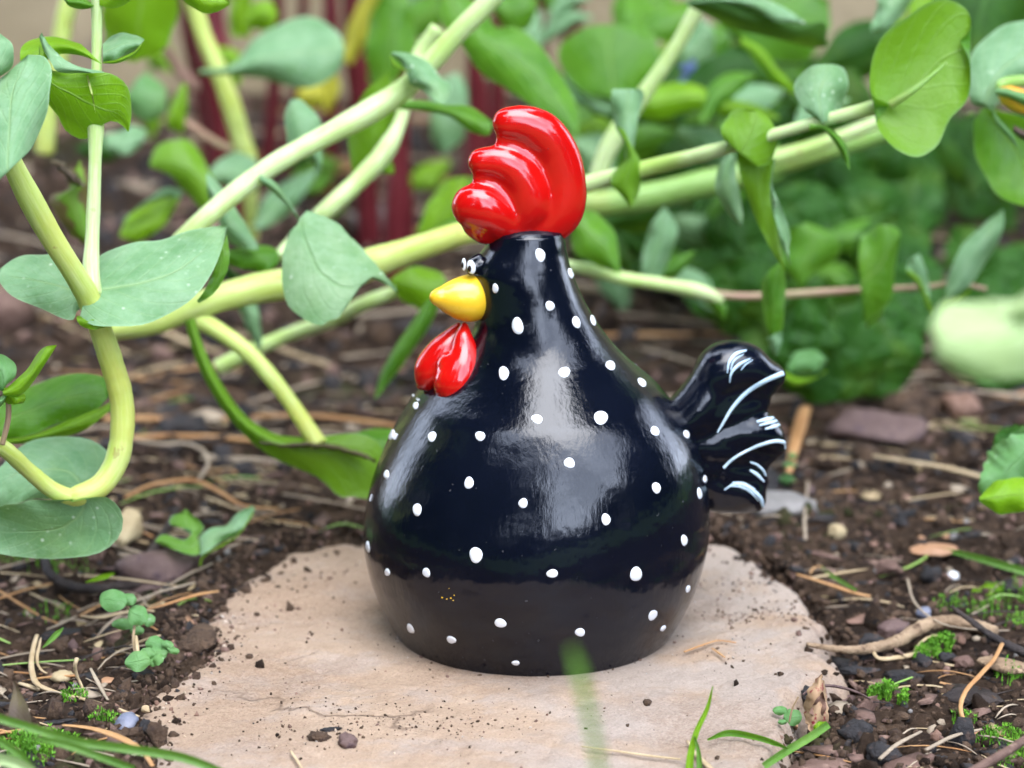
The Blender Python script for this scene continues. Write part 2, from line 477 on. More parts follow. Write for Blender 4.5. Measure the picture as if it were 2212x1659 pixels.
# sandstone slab
t = NT('sandstone')
base = t.mix(t.ramp(t.noise(9, 5, 0.6), [(0.35, 0.0), (0.65, 1.0)]), (0.52, 0.39, 0.27), (0.41, 0.32, 0.24))
base = t.mix(t.ramp(t.noise(34, 6, 0.7), [(0.48, 0.0), (0.75, 0.5)]), base, (0.42, 0.29, 0.19))
base = t.mix(t.ramp(t.noise(26, 7, 0.7, stretch=(1, 1.6, 1)), [(0.50, 0.0), (0.60, 0.7)]), base, (0.47, 0.43, 0.39))
base = t.mix(t.ramp(t.noise(90, 6, 0.75), [(0.56, 0.0), (0.70, 0.5)]), base, (0.66, 0.55, 0.42))
# the right half is greyer, with ochre patches
sx = t.n.new('ShaderNodeSeparateXYZ'); t.l.new(t.tc.outputs['Object'], sx.inputs[0])
gx = t.math('ADD', t.math('MULTIPLY', sx.outputs[0], 9.0), t.math('MULTIPLY', t.noise(14, 5, 0.6), 1.6))
base = t.mix(t.ramp(gx, [(0.60, 0.0), (0.95, 0.8)]), base, t.mix(t.ramp(t.noise(40, 5), [(0.48, 0.0), (0.68, 1.0)]), (0.43, 0.425, 0.40), (0.52, 0.38, 0.25)))
# damp earth towards the rear and in drifts
sy = t.math('ADD', t.math('MULTIPLY', sx.outputs[1], 11.0), t.math('MULTIPLY', t.noise(26, 6, 0.65), 1.7))
base = t.mix(t.ramp(sy, [(0.55, 0.0), (1.1, 0.62)]), base, (0.26, 0.17, 0.11))
drift = t.math('MULTIPLY', t.ramp(t.noise(19, 6, 0.62), [(0.45, 0.0), (0.60, 1.0)]), t.ramp(t.noise(800, 6, 0.8, dist=.6), [(0.42, 0.0), (0.66, 1.0)]))
base = t.mix(t.math('MULTIPLY', t.ramp(t.noise(19, 6, 0.62), [(0.47, 0.0), (0.66, 1.0)]), 0.30), base, (0.30, 0.195, 0.125))
base = t.mix(t.math('MULTIPLY', drift, 0.7), base, (0.17, 0.10, 0.062))
base = t.mix(t.ramp(t.noise(900, 2, 0.5), [(0.70, 0.0), (0.74, 0.6)]), base, (0.12, 0.08, 0.055))
fine = t.noise(1500, 4, 0.7)
base = t.mix(0.35, base, t.ramp(fine, [(0.3, (0.25, 0.25, 0.25)), (0.7, (0.75, 0.75, 0.75))]), 'OVERLAY')
# fine cracks
ck = t.n.new('ShaderNodeTexVoronoi'); ck.feature = 'DISTANCE_TO_EDGE'; ck.inputs['Scale'].default_value = 16
wv = t.n.new('ShaderNodeVectorMath'); wv.operation = 'ADD'
nn = t.n.new('ShaderNodeTexNoise'); nn.inputs['Scale'].default_value = 30; nn.inputs['Detail'].default_value = 5
t.l.new(t.tc.outputs['Object'], nn.inputs['Vector'])
sc_ = t.n.new('ShaderNodeVectorMath'); sc_.operation = 'SCALE'; sc_.inputs['Scale'].default_value = 0.06
t.l.new(nn.outputs['Color'], sc_.inputs[0])
t.l.new(t.tc.outputs['Object'], wv.inputs[0]); t.l.new(sc_.outputs[0], wv.inputs[1])
t.l.new(wv.outputs[0], ck.inputs['Vector'])
crk = t.math('MULTIPLY', t.ramp(ck.outputs['Distance'], [(0.0, 1.0), (0.022, 0.0)]), t.ramp(t.noise(11, 3), [(0.55, 0.0), (0.66, 1.0)]))
base = t.mix(t.math('MULTIPLY', crk, 0.75), base, (0.14, 0.09, 0.06))
nrm = t.bump(t.noise(55, 7, 0.7), 0.9, 0.0024)
nrm = t.bump(crk, 0.6, -0.001, nrm)
nrm = t.bump(t.noise(900, 5, 0.7), 0.7, 0.0005, nrm)
MAT['sandstone'] = t.set(color=base, rough=0.82, normal=nrm, spec=0.3)

# ------------------------------------------------------------------ setting: slab outline and ground heights
SLAB_UV = [(560,1196),(640,1172),(720,1158),(820,1150),(1000,1140),(1250,1135),(1500,1142),(1580,1165),(1650,1195),
           (1722,1236),(1768,1280),(1812,1328),(1818,1382),(1858,1436),(1830,1474),(1770,1512),(1736,1560),
           (1715,1625),(1675,1700),(1590,1790),(1350,1860),(1000,1880),(700,1860),(480,1790),(310,1720),(275,1620),
           (255,1545),(300,1490),(370,1440),(400,1385),(385,1345),(435,1290),(490,1235)]
SLAB = np.array([tuple(G(u, v))[:2] for u, v in SLAB_UV])
SLAB = catmull(np.vstack([SLAB, SLAB[:1]]), 140)[:-1]

def slab_dist_exact(x, y):
    """signed distance in metres, positive inside the slab outline"""
    x, y = np.asarray(x, float), np.asarray(y, float)
    px, py = x.ravel(), y.ravel()
    best = np.full(px.shape, 1e9); ins = np.zeros(px.shape, bool)
    n = len(SLAB)
    for i in range(n):
        a, b = SLAB[i], SLAB[(i + 1) % n]
        d = b - a
        tt = np.clip(((px-a[0])*d[0] + (py-a[1])*d[1]) / (d @ d + 1e-15), 0, 1)
        best = np.minimum(best, np.hypot(px - a[0] - tt*d[0], py - a[1] - tt*d[1]))
        cond = ((a[1] > py) != (b[1] > py)) & (px < d[0]*(py-a[1])/(d[1] + 1e-15) + a[0])
        ins ^= cond
    return np.where(ins, best, -best).reshape(x.shape)

_bx0, _bx1, _by0, _by1 = SLAB[:, 0].min()-.03, SLAB[:, 0].max()+.03, SLAB[:, 1].min()-.03, SLAB[:, 1].max()+.03
_TX, _TY = np.linspace(_bx0, _bx1, 420), np.linspace(_by0, _by1, 480)
_TD = slab_dist_exact(*np.meshgrid(_TX, _TY))
def slab_dist(x, y):
    x, y = np.asarray(x, float), np.asarray(y, float)
    fx = (np.clip(x, _bx0, _bx1 - 1e-9) - _bx0) / (_bx1 - _bx0) * 419
    fy = (np.clip(y, _by0, _by1 - 1e-9) - _by0) / (_by1 - _by0) * 479
    i, j = np.minimum(fx.astype(int), 418), np.minimum(fy.astype(int), 478)
    a, c = fx - i, fy - j
    return (_TD[j, i]*(1-a) + _TD[j, i+1]*a)*(1-c) + (_TD[j+1, i]*(1-a) + _TD[j+1, i+1]*a)*c

HX, HY = W(1155, 1100, 0.685).x, 0.685            # the hen's axis

def slab_z(x, y, d):
    e = d + 0.0018 * (fbm(x*260, y*260, 5) - 0.5) * 2 + 0.010 * (fbm(x*60, y*60, 6) - 0.5)
    tt = np.clip(e / 0.011, 0, 1)
    edge = np.sqrt(np.clip(1 - (1 - tt)**2, 0, 1))
    top = 0.0030 * (fbm(x*45, y*45, 11) - 0.5) + 0.0011 * (fbm(x*240, y*240, 12) - 0.5)
    # layered steps near the right front edge
    lay = np.clip((x - 0.045) / 0.03, 0, 1) * np.clip((0.64 - y) / 0.03, 0, 1)
    st = fbm(x*70 + 3, y*55, 21) * 5 + (x + 0.6*y) * 60
    top = top + lay * 0.0014 * (np.floor(st) - st + np.clip((st - np.floor(st)) * 6, 0, 1)) * 0.9
    top = top - lay * 0.0022
    flat = np.clip((np.hypot(x-HX, y-HY) - 0.036) / 0.02, 0, 1)   # level where the hen stands
    top = top * flat
    return -0.022 + (0.022 + top) * edge

def soil_z(x, y, d=None):
    x, y = np.asarray(x, float), np.asarray(y, float)
    if d is None: d = slab_dist(x, y)
    z = -0.0065 + 0.010 * (fbm(x*14, y*14, 31) - 0.5) + 0.0055 * (fbm(x*70, y*70, 32) - 0.5) + 0.0042 * (fbm(x*240, y*240, 33) - 0.5)
    z = z + 0.0055 * np.clip((-x - 0.06) / 0.05, 0, 1) * np.clip((0.72 - y) / 0.1, 0, 1)
    z = z + 0.005 * np.clip((y - 0.72) / 0.05, 0, 1)
    z = z + 0.02 * np.clip((y - 0.95) / 0.5, 0, 1)
    left = np.clip((0.02 - x) / 0.03, 0, 1)
    w = np.exp(-(d / 0.016)**2) * left
    film = 0.0006 - 0.22*np.maximum(d, 0) + 0.0058 * (fbm(x*120, y*120, 35, 5) - 0.47) + 0.003 * (fbm(x*40, y*40, 36) - 0.5)
    z2 = z*(1 - w) + film*w
    return np.where(left > 0, z2 - 0.02 * np.clip((d - 0.011) / 0.008, 0, 1), 0) * (left > 0) + (left <= 0) * _right(z, d, x)
def _right(z, d, x):
    return z - 0.02 * np.clip((d + 0.001) / 0.008, 0, 1)

def ground_z(x, y):
    d = slab_dist(x, y)
    return np.where(d > 0.0015, np.maximum(slab_z(x, y, d), soil_z(x, y, d)), soil_z(x, y, d))

# soil sheet, finer where the lens is sharp
yy = np.concatenate([np.linspace(0.40, 0.52, 60), np.linspace(0.52, 0.85, 300)[1:], np.linspace(0.85, 1.66, 220)[1:]])
tt = np.linspace(-1, 1, 430)
X = tt[None, :] * (0.10 + 0.36 * yy[:, None]); Y = np.repeat(yy[:, None], 430, 1)
D = slab_dist(X, Y)
Z = soil_z(X, Y, D)
soil = mesh('soil', np.stack([X, Y, Z], -1).reshape(-1, 3), grid_faces(len(yy), 430), MAT['soil'])
tag(soil, kind='structure')
lv, lf = [], []
for xx in (-60, 60):
    for y2 in (-60, 60): lv.append((xx, y2, -0.06))
lawn = mesh('ground', lv, [(0, 2, 3, 1)], MAT['lawn'])
tag(lawn, kind='structure')

gx0, gx1 = SLAB[:, 0].min() - 0.006, SLAB[:, 0].max() + 0.006
gy0, gy1 = SLAB[:, 1].min() - 0.006, SLAB[:, 1].max() + 0.006
nx, ny = 330, 330
X, Y = np.meshgrid(np.linspace(gx0, gx1, nx), np.linspace(gy0, gy1, ny))
D = slab_dist(X, Y); Z = slab_z(X, Y, D)
keep = D > -0.003
idx = -np.ones(X.size, int); idx[keep.ravel()] = np.arange(keep.sum())
F = [tuple(idx[list(f)]) for f in grid_faces(ny, nx) if keep.ravel()[list(f)].all()]
stone = mesh('stone_slab', np.stack([X, Y, Z], -1)[keep], F, MAT['sandstone'])
tag(stone, 'flat tan sandstone slab with a greyish right edge, under the black hen', 'stone slab')

# wall behind the bed: rough blocks of render
wy = 1.62
X, Zg = np.meshgrid(np.linspace(-1.2, 1.2, 160), np.linspace(-0.05, 0.75, 60))
Yg = wy + 0.012 * (fbm(X*9, Zg*9, 41) - 0.5)
V = list(np.stack([X, Yg, Zg], -1).reshape(-1, 3)); Fw = grid_faces(60, 160)
b0 = len(V)
for q in ((-1.2, 1.64, -.05), (1.2, 1.64, -.05), (1.2, 1.64, .75), (-1.2, 1.64, .75), (-1.2, 1.80, -.05), (1.2, 1.80, -.05), (1.2, 1.80, .75), (-1.2, 1.80, .75)): V.append(q)
Fw += [(b0+4, b0+5, b0+6, b0+7), (b0+3, b0+2, b0+6, b0+7), (b0, b0+3, b0+7, b0+4), (b0+1, b0+5, b0+6, b0+2)]
wall = mesh('garden_wall', V, Fw, MAT['garden_wall'], smooth=True)
tag(wall, 'rough beige garden wall rising behind the plants', 'wall')

# ------------------------------------------------------------------ unseen garden: conifer, bushes mirrored in the glaze; trees, hedges added to block sky
def tree(name, label, cat, x, y, h, r, trunk, n, seed, cone=False, parts=True):
    rnd = random.Random(seed)
    root = empty(name, (x, y, -0.06), label, cat)
    P = [(x + 0.05*math.sin(k), y + 0.05*math.cos(k*1.3), -0.06 + trunk*1.3*k/5) for k in range(6)]
    v, f = tube_geo(P, np.linspace(r*0.09, r*0.05, 6), 8)
    mesh('trunk', v, f, MAT['tree_bark'], root)
    V, Fc = [], []
    lumps = [(rnd.uniform(-.6, .6)*r, rnd.uniform(-.6, .6)*r, rnd.uniform(0.1, 0.9), rnd.uniform(.3, .55)*r) for _ in range(26)]
    for _ in range(n):
        if cone:
            tt = rnd.random()**1.4
            rr = r * (1 - tt) * math.sqrt(rnd.random()) * rnd.uniform(.8, 1.15)
            a = rnd.uniform(0, 6.283)
            c = Vector((x + rr*math.cos(a), y + rr*math.sin(a), trunk + (h-trunk)*tt))
        else:
            L = rnd.choice(lumps)
            dv = Vector((rnd.gauss(0, 1), rnd.gauss(0, 1), rnd.gauss(0, 1))).normalized() * L[3] * rnd.uniform(.75, 1)
            c = Vector((x + L[0], y + L[1], trunk + (h-trunk)*L[2])) + dv
            if c.z < 0: c.z = rnd.uniform(0, .3)
        s = rnd.uniform(.09, .18) * min(1.3, (h/4)**.5)
        q = Matrix.Rotation(rnd.uniform(0, 6.28), 3, Vector((rnd.gauss(0,1), rnd.gauss(0,1), rnd.gauss(0,1))).normalized())
        b = len(V)
        for p in ((-s, 0, 0), (0, -s*.5, s*.15), (s, 0, 0), (0, s*.5, s*.15)):
            V.append(c + q @ Vector(p))
        Fc.append((b, b+1, b+2, b+3))
    mesh('crown', V, Fc, MAT['dark_foliage'], root, smooth=False)

tree('conifer', 'slim dark conifer reflected in the middle of the hen\'s glaze', 'tree', -0.16, -2.1, 3.3, 0.34, 0.2, 12000, 1, cone=True)
tree('sky_blocking_tree', 'unseen broad tree added to block sky, whose dark mirror image fills the left of the glaze', 'tree', -3.3, -0.2, 8.5, 2.2, 0.2, 34000, 2)  # added out of view to shut off the sky at left
tree('sky_blocking_tree', 'leafy tree mirrored darkly near the hen\'s tail', 'tree', 3.8, 1.0, 8.5, 2.3, 0.2, 34000, 3)  # stands out of view to hide the sky on the right
tree('sky_blocking_tree', 'tall tree growing beyond the garden wall, mirrored along the hen\'s back', 'tree', 0.3, 4.4, 8.0, 2.7, 0.4, 26000, 8)  # added behind the wall so light enters mainly from the front
tree('garden_bush', 'large dense bush mirrored as the dark left part of the hen\'s belly', 'bush', -2.8, -4.4, 4.4, 2.0, 0.1, 16000, 4)
tree('garden_bush', 'round bush mirrored under the bright sky patch of the glaze', 'bush', 1.6, -4.8, 0.8, 0.8, 0.05, 5000, 5)
tree('garden_bush', 'wide bush mirrored at the lower right of the glaze', 'bush', 4.2, -3.4, 1.7, 1.5, 0.05, 9000, 7)

def hedge(label, x0, y0, x1, y1, th, h, n, seed):  # unseen leafy rows added to close sky gaps at the horizon
    rnd = random.Random(seed)
    root = empty('hedge', ((x0+x1)/2, (y0+y1)/2, -0.06), label, 'hedge')
    d = Vector((x1-x0, y1-y0, 0)); L_ = d.length; d.normalize(); nn = Vector((-d.y, d.x, 0))
    V, Fc = [], []
    for _ in range(n):
        a, w, z = rnd.random()*L_, rnd.uniform(-1, 1)*th/2, rnd.random()*h
        hh = h*(1 + .12*math.sin(a*3 + seed) + .08*math.sin(a*7.3))
        if rnd.random() < .3: z = 1 * h
        c = Vector((x0, y0, -0.06)) + d*a + nn*w + Vector((0, 0, z/h*hh))
        s = rnd.uniform(.06, .13)
        q = Matrix.Rotation(rnd.uniform(0, 6.28), 3, Vector((rnd.gauss(0,1), rnd.gauss(0,1), rnd.gauss(0,1))).normalized())
        b_ = len(V)
        for p in ((-s, 0, 0), (0, -s*.5, s*.15), (s, 0, 0), (0, s*.5, s*.15)): V.append(c + q @ Vector(p))
        Fc.append((b_, b_+1, b_+2, b_+3))
    mesh('foliage', V, Fc, MAT['dark_foliage'], root, smooth=False)
    V, Fc = [], []
    for i in range(int(L_/0.6)):
        p = Vector((x0, y0, 0)) + d*(i*.6 + .3)
        v, f = tube_geo([(p.x, p.y, -.06), (p.x+.02, p.y, h*.4), (p.x, p.y+.03, h*.8)], [.03, .025, .015], 6)
        bb_ = len(V); V += v; Fc += [tuple(bb_+q for q in ff) for ff in f]
    mesh('branches', V, Fc, MAT['tree_bark'], root)
hedge('unseen hedge added along the left to block low sky, dark in the glaze', -1.6, 1.3, -2.2, -3.6, .5, 2.3, 16000, 1)
hedge('unseen hedge added along the right to block low sky, dark in the glaze', 2.1, 1.4, 3.1, -1.2, .5, 1.9, 12000, 2)
hedge('unseen low hedge added behind the camera to block sky at the horizon', -3.0, -4.9, 3.6, -4.9, .6, .65, 9000, 3)

# ------------------------------------------------------------------ the ceramic hen
hen = empty('hen_ornament', (HX, HY, 0.0), 'glossy black ceramic hen with white dots and red comb, standing on the stone slab', 'garden ornament')
def hy(u): return HY + (u - 1155) / 7585 * 0.22
SIL = [  # v, left, right
 (498,1068,1215),(520,1056,1220),(545,1038,1224),(562,1024,1228),(580,1017,1233),(600,1021,1240),(650,1028,1262),(700,1026,1292),(750,1002,1331),
 (800,956,1383),(835,918,1425),(860,893,1446),(900,867,1478),(940,844,1500),(1000,815,1518),(1060,794,1527),(1110,785,1529),(1160,784,1527),
 (1210,792,1518),(1260,806,1503),(1310,828,1480),(1350,850,1456),(1380,872,1430)]
SMO = catmull([(v, l, r) for v, l, r in SIL], 110)
rings = []
for v, l, r in SMO:
    z = W(1155, v, HY).z
    rings.append([z, W(l, v, HY).x, W(r, v, HY).x])
rings = np.array(rings)
rings = rings[np.argsort(-rings[:, 0])]
# front-to-back half depth follows the mean width, smoothed through the breast
half = (rings[:, 2] - rings[:, 1]) / 2
cx = (rings[:, 2] + rings[:, 1]) / 2
k = np.ones(17) / 17
hs = np.convolve(np.pad(half, 8, 'edge'), k, 'valid')
base_z = rings[-1, 0]
NV = 128
V = []
top = (cx[0], HY, rings[0, 0] + 0.002)
rows = []
for i in range(len(rings)):
    rows.append((rings[i, 0], cx[i], half[i], hs[i] * 0.97))
# rounded underside down to the flat foot
zb, cb, ab, bb = rows[-1]
for q in np.linspace(0, 1, 16)[1:]:
    a = q * math.pi / 2
    rows.append((zb * (1 - math.sin(a)) + 0.0006, cb, ab - 0.0085 * (1 - math.cos(a)), bb - 0.0085 * (1 - math.cos(a))))
rows.append((0.0004, cb, 0.001, 0.001))
ANG = math.atan(0.22)
for z, c, a, b in rows:
    for j in range(NV):
        th = 2*math.pi*j/NV
        # breast ridge narrower than an ellipse on the left side in the upper half
        ex = math.cos(th); ey = math.sin(th)
        wob = 1 + 0.006*math.sin(3*th + z*60) + 0.004*math.sin(5*th - z*110)
        x, y = a*ex*wob, b*ey*wob
        V.append((c + x, HY + y + (c - HX) * 0.22, z))
body_f = [f[::-1] for f in grid_faces(len(rows), NV, True)]
V.append(top); ti = len(V) - 1
body_f += [(ti, j, (j+1) % NV) for j in range(NV)]
bi = (len(rows)-1)*NV
body_f.append(tuple(bi + j for j in range(NV)))
body_v = V
body = mesh('body', body_v, body_f, MAT['black_paint'], hen)

def HP(u, v, dy=0.0):
    return W(u, v, hy(u) + dy)
def S(u, v, r, dy=0.0):
    p = HP(u, v, dy)
    return (p, M(r, p))

tail_ch = [
 [S(1455,925,52),S(1500,885,56),S(1535,830,50),S(1562,797,58),S(1603,790,54),S(1640,808,42),S(1670,812,28),S(1684,811,15)],
 [S(1470,935,50),S(1520,905,48),S(1570,855,45),S(1612,830,38),S(1655,830,28)],
 [S(1470,960,52),S(1520,955,50),S(1575,935,50),S(1625,930,50),S(1655,944,40),S(1677,966,22)],
 [S(1480,990,48),S(1530,1000,46),S(1575,985,40),S(1620,978,35),S(1655,980,26)],
 [S(1480,1010,45),S(1530,1040,42),S(1575,1050,42),S(1608,1057,44),S(1624,1072,32),S(1632,1080,24)],
 [S(1545,1070,36),S(1600,1080,30),S(1632,1088,20)],
 [S(1530,890,50),S(1590,880,42),S(1640,866,26)],
 [S(1530,960,52),S(1590,965,46),S(1640,1000,24)],
 [S(1640,835,34),S(1672,822,20)],[S(1560,1010,44),S(1610,1020,38),S(1640,1040,22)],[S(1555,1072,36),S(1605,1082,28),S(1630,1088,20)],
]
tv, tf = blob(tail_ch, 0.00085, 7, flat_y=1.15)
tail = mesh('tail', tv, tf, MAT['black_paint'], hen)

comb_ch = [
 [S(1155,512,36),S(1205,455,56),S(1211,385,55),S(1198,330,52),S(1166,287,50),S(1124,268,42),S(1098,266,36)],
 [S(1110,500,36),S(1142,440,50,-.0015),S(1130,395,46,-.0015),S(1103,362,43,-.001),S(1070,351,37,-.0005),S(1041,350,32)],
 [S(1088,480,42,-.0015),S(1060,462,48,-.002),S(1040,450,52,-.0015),S(1024,446,50,-.001)],
 [S(1040,475,46),S(1046,494,34),S(1050,508,22)],
 [S(1060,488,36),S(1095,490,40),S(1135,486,44),S(1180,482,44),S(1203,484,30)],
 [S(1205,480,34),S(1213,502,14)],
 [S(1086,304,17),S(1116,322,27),S(1146,350,34),S(1164,400,42),S(1172,450,48)],
 [S(1034,386,15),S(1064,402,27),S(1088,425,36),S(1105,460,46)],
]
cv, cf = blob(comb_ch, 0.0006, 14, flat_y=0.85)
comb = mesh('comb', cv, cf, MAT['red_paint'], hen)

wat1 = [[S(1003,704,9,-0.0015),S(1001,728,20,-0.0025),S(1002,760,31,-0.0035),S(995,802,46,-0.0050),S(985,828,50,-0.0055),S(985,842,32,-0.0065)],
        [S(1008,770,26,-0.0020),S(1014,812,25,-0.0020)],[S(975,790,34,-0.0040),S(968,835,28,-0.0060)]]
wat2 = [[S(990,708,12,0.0025),S(975,735,26,0.0025),S(955,768,40,0.0025),S(936,798,42,0.0025),S(929,812,35,0.0025)], [S(914,828,17,0.0035)],[S(968,790,40,0.0015)]]
wv_, wf_ = blob(wat1, 0.0005, 5); mesh('wattle', wv_, wf_, MAT['red_paint'], hen)
wv_, wf_ = blob(wat2, 0.0005, 5); mesh('wattle', wv_, wf_, MAT['red_paint'], hen)

# beak: a lathe from the face to a blunt tip
tipp, basep = HP(934, 641, -0.004), HP(1012, 647, -0.001)
ax = (tipp - basep); L = ax.length; ax.normalize()
e1 = ax.cross(Vector((0, 1, 0))).normalized(); e2 = ax.cross(e1).normalized()
prof = [(-0.55, 0.55), (-0.32, 0.86), (-0.12, 0.98), (0.02, 1.0), (0.18, 0.95), (0.4, 0.82), (0.62, 0.63), (0.8, 0.44), (0.93, 0.33), (1.03, 0.19), (1.07, 0.02)]
prof = catmull([(a, b, 0) for a, b in prof], 34)
rb = M(52, basep)
V = []
for a, b, _ in prof:
    for j in range(40):
        th = 2*math.pi*j/40
        sag = 1 + 0.10 * math.cos(th - 2.5) * (1 - max(0, a))
        V.append(basep + ax*(a*L) + (e1*math.cos(th) + e2*math.sin(th)*0.9) * (b*rb*sag))
mesh('beak', V, grid_faces(len(prof), 40, True) + [tuple((len(prof)-1)*40 + j for j in range(40))], MAT['yellow_paint'], hen)

# brow knob that carries the eyes, eyes with pupils
kn = [[S(1040,572,18,-0.002),S(1026,578,14,-0.0025),S(1018,586,10,-.004)],[S(1034,555,9,-.002),S(1018,563,7,-.003)]]
kv, kf = blob(kn, 0.00035, 3); mesh('brow', kv, kf, MAT['black_paint'], hen)
kbvh = BVHTree.FromPolygons([Vector(p) for p in kv], kf)

body_bvh = BVHTree.FromPolygons([Vector(p) for p in body_v], body_f)
tail_bvh = BVHTree.FromPolygons([Vector(p) for p in tv], tf)
CAMP = Vector((0, 0, CAM_H))
def hit(bvh, u, v):
    d = ray(u, v)
    h = bvh.ray_cast(CAMP, d)
    if h[0] is not None: return h[0], (h[1] if h[1].dot(d) < 0 else -h[1])
    q = CAMP + d * (HP(u, v).length)
    q = CAMP + d * ((HP(u, v) - CAMP).length)
    nn_ = bvh.find_nearest(q)
    return nn_[0], (nn_[1] if nn_[1].dot(d) < 0 else -nn_[1])
def dab(bvh, u, v, ru, rv, rot, m, name, parent, lift=0.00035, nr=5, na=20, seed=0):
    rnd = random.Random(int(u*7 + v*13) + seed)
    ph = [rnd.uniform(0, 6.28) for _ in range(3)]
    V = []
    p0, n0 = hit(bvh, u, v)
    cr_, sr_ = math.cos(rot), math.sin(rot)
    V.append(p0 + n0 * lift)
    for i in range(1, nr + 1):
        q = i / nr
        for j in range(na):
            th = 2*math.pi*j/na
            wob = 1 + 0.05*math.sin(2*th + ph[0]) + 0.04*math.sin(3*th + ph[1])
            a, b = ru*q*wob*math.cos(th), rv*q*wob*math.sin(th)
            uu, vv = u + a*cr_ - b*sr_, v + a*sr_ + b*cr_
            p, n = hit(bvh, uu, vv)
            z = lift * math.sqrt(max(0, 1 - q**4)) if q < 1 else -0.0001
            V.append(p + n * z)
    F = [(0, 1 + j, 1 + (j+1) % na) for j in range(na)]
    for i in range(nr - 1):
        for j in range(na):
            a = 1 + i*na
            F.append((a + j, a + na + j, a + na + (j+1) % na, a + (j+1) % na))
    return mesh(name, V, F, m, parent)
SPOTS = [(1167,551,11,16,-.15),(1233,590,5.5,13,-.3),(1070,623,7,11,0),(1188,661,10.5,11.5,0),(1118,704,13.5,19,-.1),(1245,696,8.5,14.5,-.2),
 (1281,692,4.5,13,-.35),(1088,806,12,15,0),(1219,804,13,12.5,0),(1319,789,9.5,12.5,-.6),(1387,826,7,12,-.7),(898,876,5.5,9,.2),(892,853,3,4,0),
 (846,939,6,13,.4),(933,943,9.5,12,.2),(1037,942,11,11.5,0),(1160,905,13,10.5,.1),(1298,902,16.5,15,.3),(1415,931,9,12,-.4),(1483,938,5.5,10.5,-.4),
 (1230,1000,12.5,12,0),(1013,1043,11,13.5,0),(835,1025,6,10,.15),(901,1101,10.5,14,.1),(1130,1087,11,11,0),(1418,1054,10,13,-.1),(1523,1035,3.5,9,-.1),
 (1511,1066,5,13,-.1),(1309,1122,10.5,13.5,0),(1478,1167,7,13,0),(795,1181,4,13,-.1),(789,1072,3,9,0),(1028,1199,15.5,17.5,0),(1193,1239,13,10,0),
 (1374,1240,13,17.5,.1),(921,1237,8.5,11,-.2),(837,1236,5.5,9,-.2),(1486,1272,4,9,.3),(887,1358,6.5,12,-.6),(975,1382,11,8,.3),(1081,1346,14,10,.1),
 (1253,1366,11,10,0),(1410,1329,9,12.5,.6),(1432,1357,4,8,.7),(1114,1432,9.5,5,0)]
for u, v, a, b, r_ in SPOTS:
    dab(body_bvh, u, v, a, b, r_, MAT['white_paint'], 'dot', hen)
# dots go on round the far side
rnd = random.Random(3)
for i in range(26):
    th = rnd.uniform(R(20), R(160)); z = rnd.uniform(0.012, 0.115)
    o_ = Vector((HX + math.cos(th)*0.2, HY + math.sin(th)*0.2, z))
    h = body_bvh.ray_cast(o_, (Vector((HX, HY, z)) - o_).normalized())
    if h[0] is None: continue
    n = h[1] if h[1].dot(h[0] - Vector((HX, HY, z))) > 0 else -h[1]; a1 = n.cross(Vector((0, 0, 1))).normalized(); a2 = n.cross(a1)
    V = [h[0] + n*0.0004]
    rr = rnd.uniform(.0012, .0018)
    for q, zz in ((.6, .00035), (1, -.0001)):
        for j in range(14):
            t0 = 6.283*j/14
            p = h[0] + (a1*math.cos(t0) + a2*math.sin(t0)*1.2)*rr*q
            pn = body_bvh.find_nearest(p)
            V.append(pn[0] + n*zz)
    F = [(0, 1+j, 1+(j+1) % 14) for j in range(14)] + [(1+j, 15+j, 15+(j+1) % 14, 1+(j+1) % 14) for j in range(14)]
    mesh('dot', V, F, MAT['white_paint'], hen)

def eye(u, v, a, b, rot, pu, pv, pa, pb, ps):
    c = HP(u, v, -0.0056 if u > 1008 else -0.0042)
    r1, r2 = M(a, c), M(b, c)
    V = []
    for i in range(9):
        ph_ = math.pi * i / 8
        for j in range(20):
            th = 2*math.pi*j/20
            lx, lz, ly = r1*math.sin(ph_)*math.cos(th), r2*math.sin(ph_)*math.sin(th), r1*0.5*math.cos(ph_)
            V.append(c + Vector((lx*math.cos(rot) - lz*math.sin(rot), -ly, lx*math.sin(rot) + lz*math.cos(rot))))
    F = grid_faces(9, 20, True)
    e = mesh('eye', V, F, MAT['white_paint'], hen)
    eb = BVHTree.FromPolygons(V, F)
    dab(eb, pu, pv, pa, pb, ps, MAT['brown_paint'], 'pupil', e, lift=0.0002, na=14, nr=3)
eye(1018, 577, 9.5, 16, 0.16, 1014, 581, 5.0, 9, 0.1)
eye(1002, 571, 5.0, 14, 0.0, 999.5, 573, 2.8, 7.5, 0)

for du, dv, r_ in ((0,0,3),(10,3,2.2),(19,1,2.6),(26,-5,2),(24,6,2),(15,-20,1.3)):
    dab(body_bvh, 955+du, 1291+dv, r_, r_*.8, .4, MAT['yellow_paint'], 'paint_fleck', hen, lift=.0001, nr=2, na=7)
def stroke(bvh, pts, widths, m, name='brush_stroke', parent=None, lift=0.0003):
    n = max(8, len(pts)*6)
    C = catmull([(u, v, w) for (u, v), w in zip(pts, widths)], n)
    T = np.gradient(C[:, :2], axis=0); T /= np.linalg.norm(T, axis=1)[:, None]
    Nn = np.stack([-T[:, 1], T[:, 0]], 1)
    V = []
    for i in range(n):
        for s, zz in ((-1, -0.0001), (-0.6, 0.85), (0, 1), (0.6, 0.85), (1, -0.0001)):
            q = C[i, :2] + Nn[i]*s*C[i, 2]/2
            p, nr_ = hit(bvh, q[0], q[1])
            z = lift*zz if zz > 0 else zz
            V.append(p + nr_*z)
    return mesh(name, V, grid_faces(n, 5), m, parent)
TS = MAT['blue_white_paint']
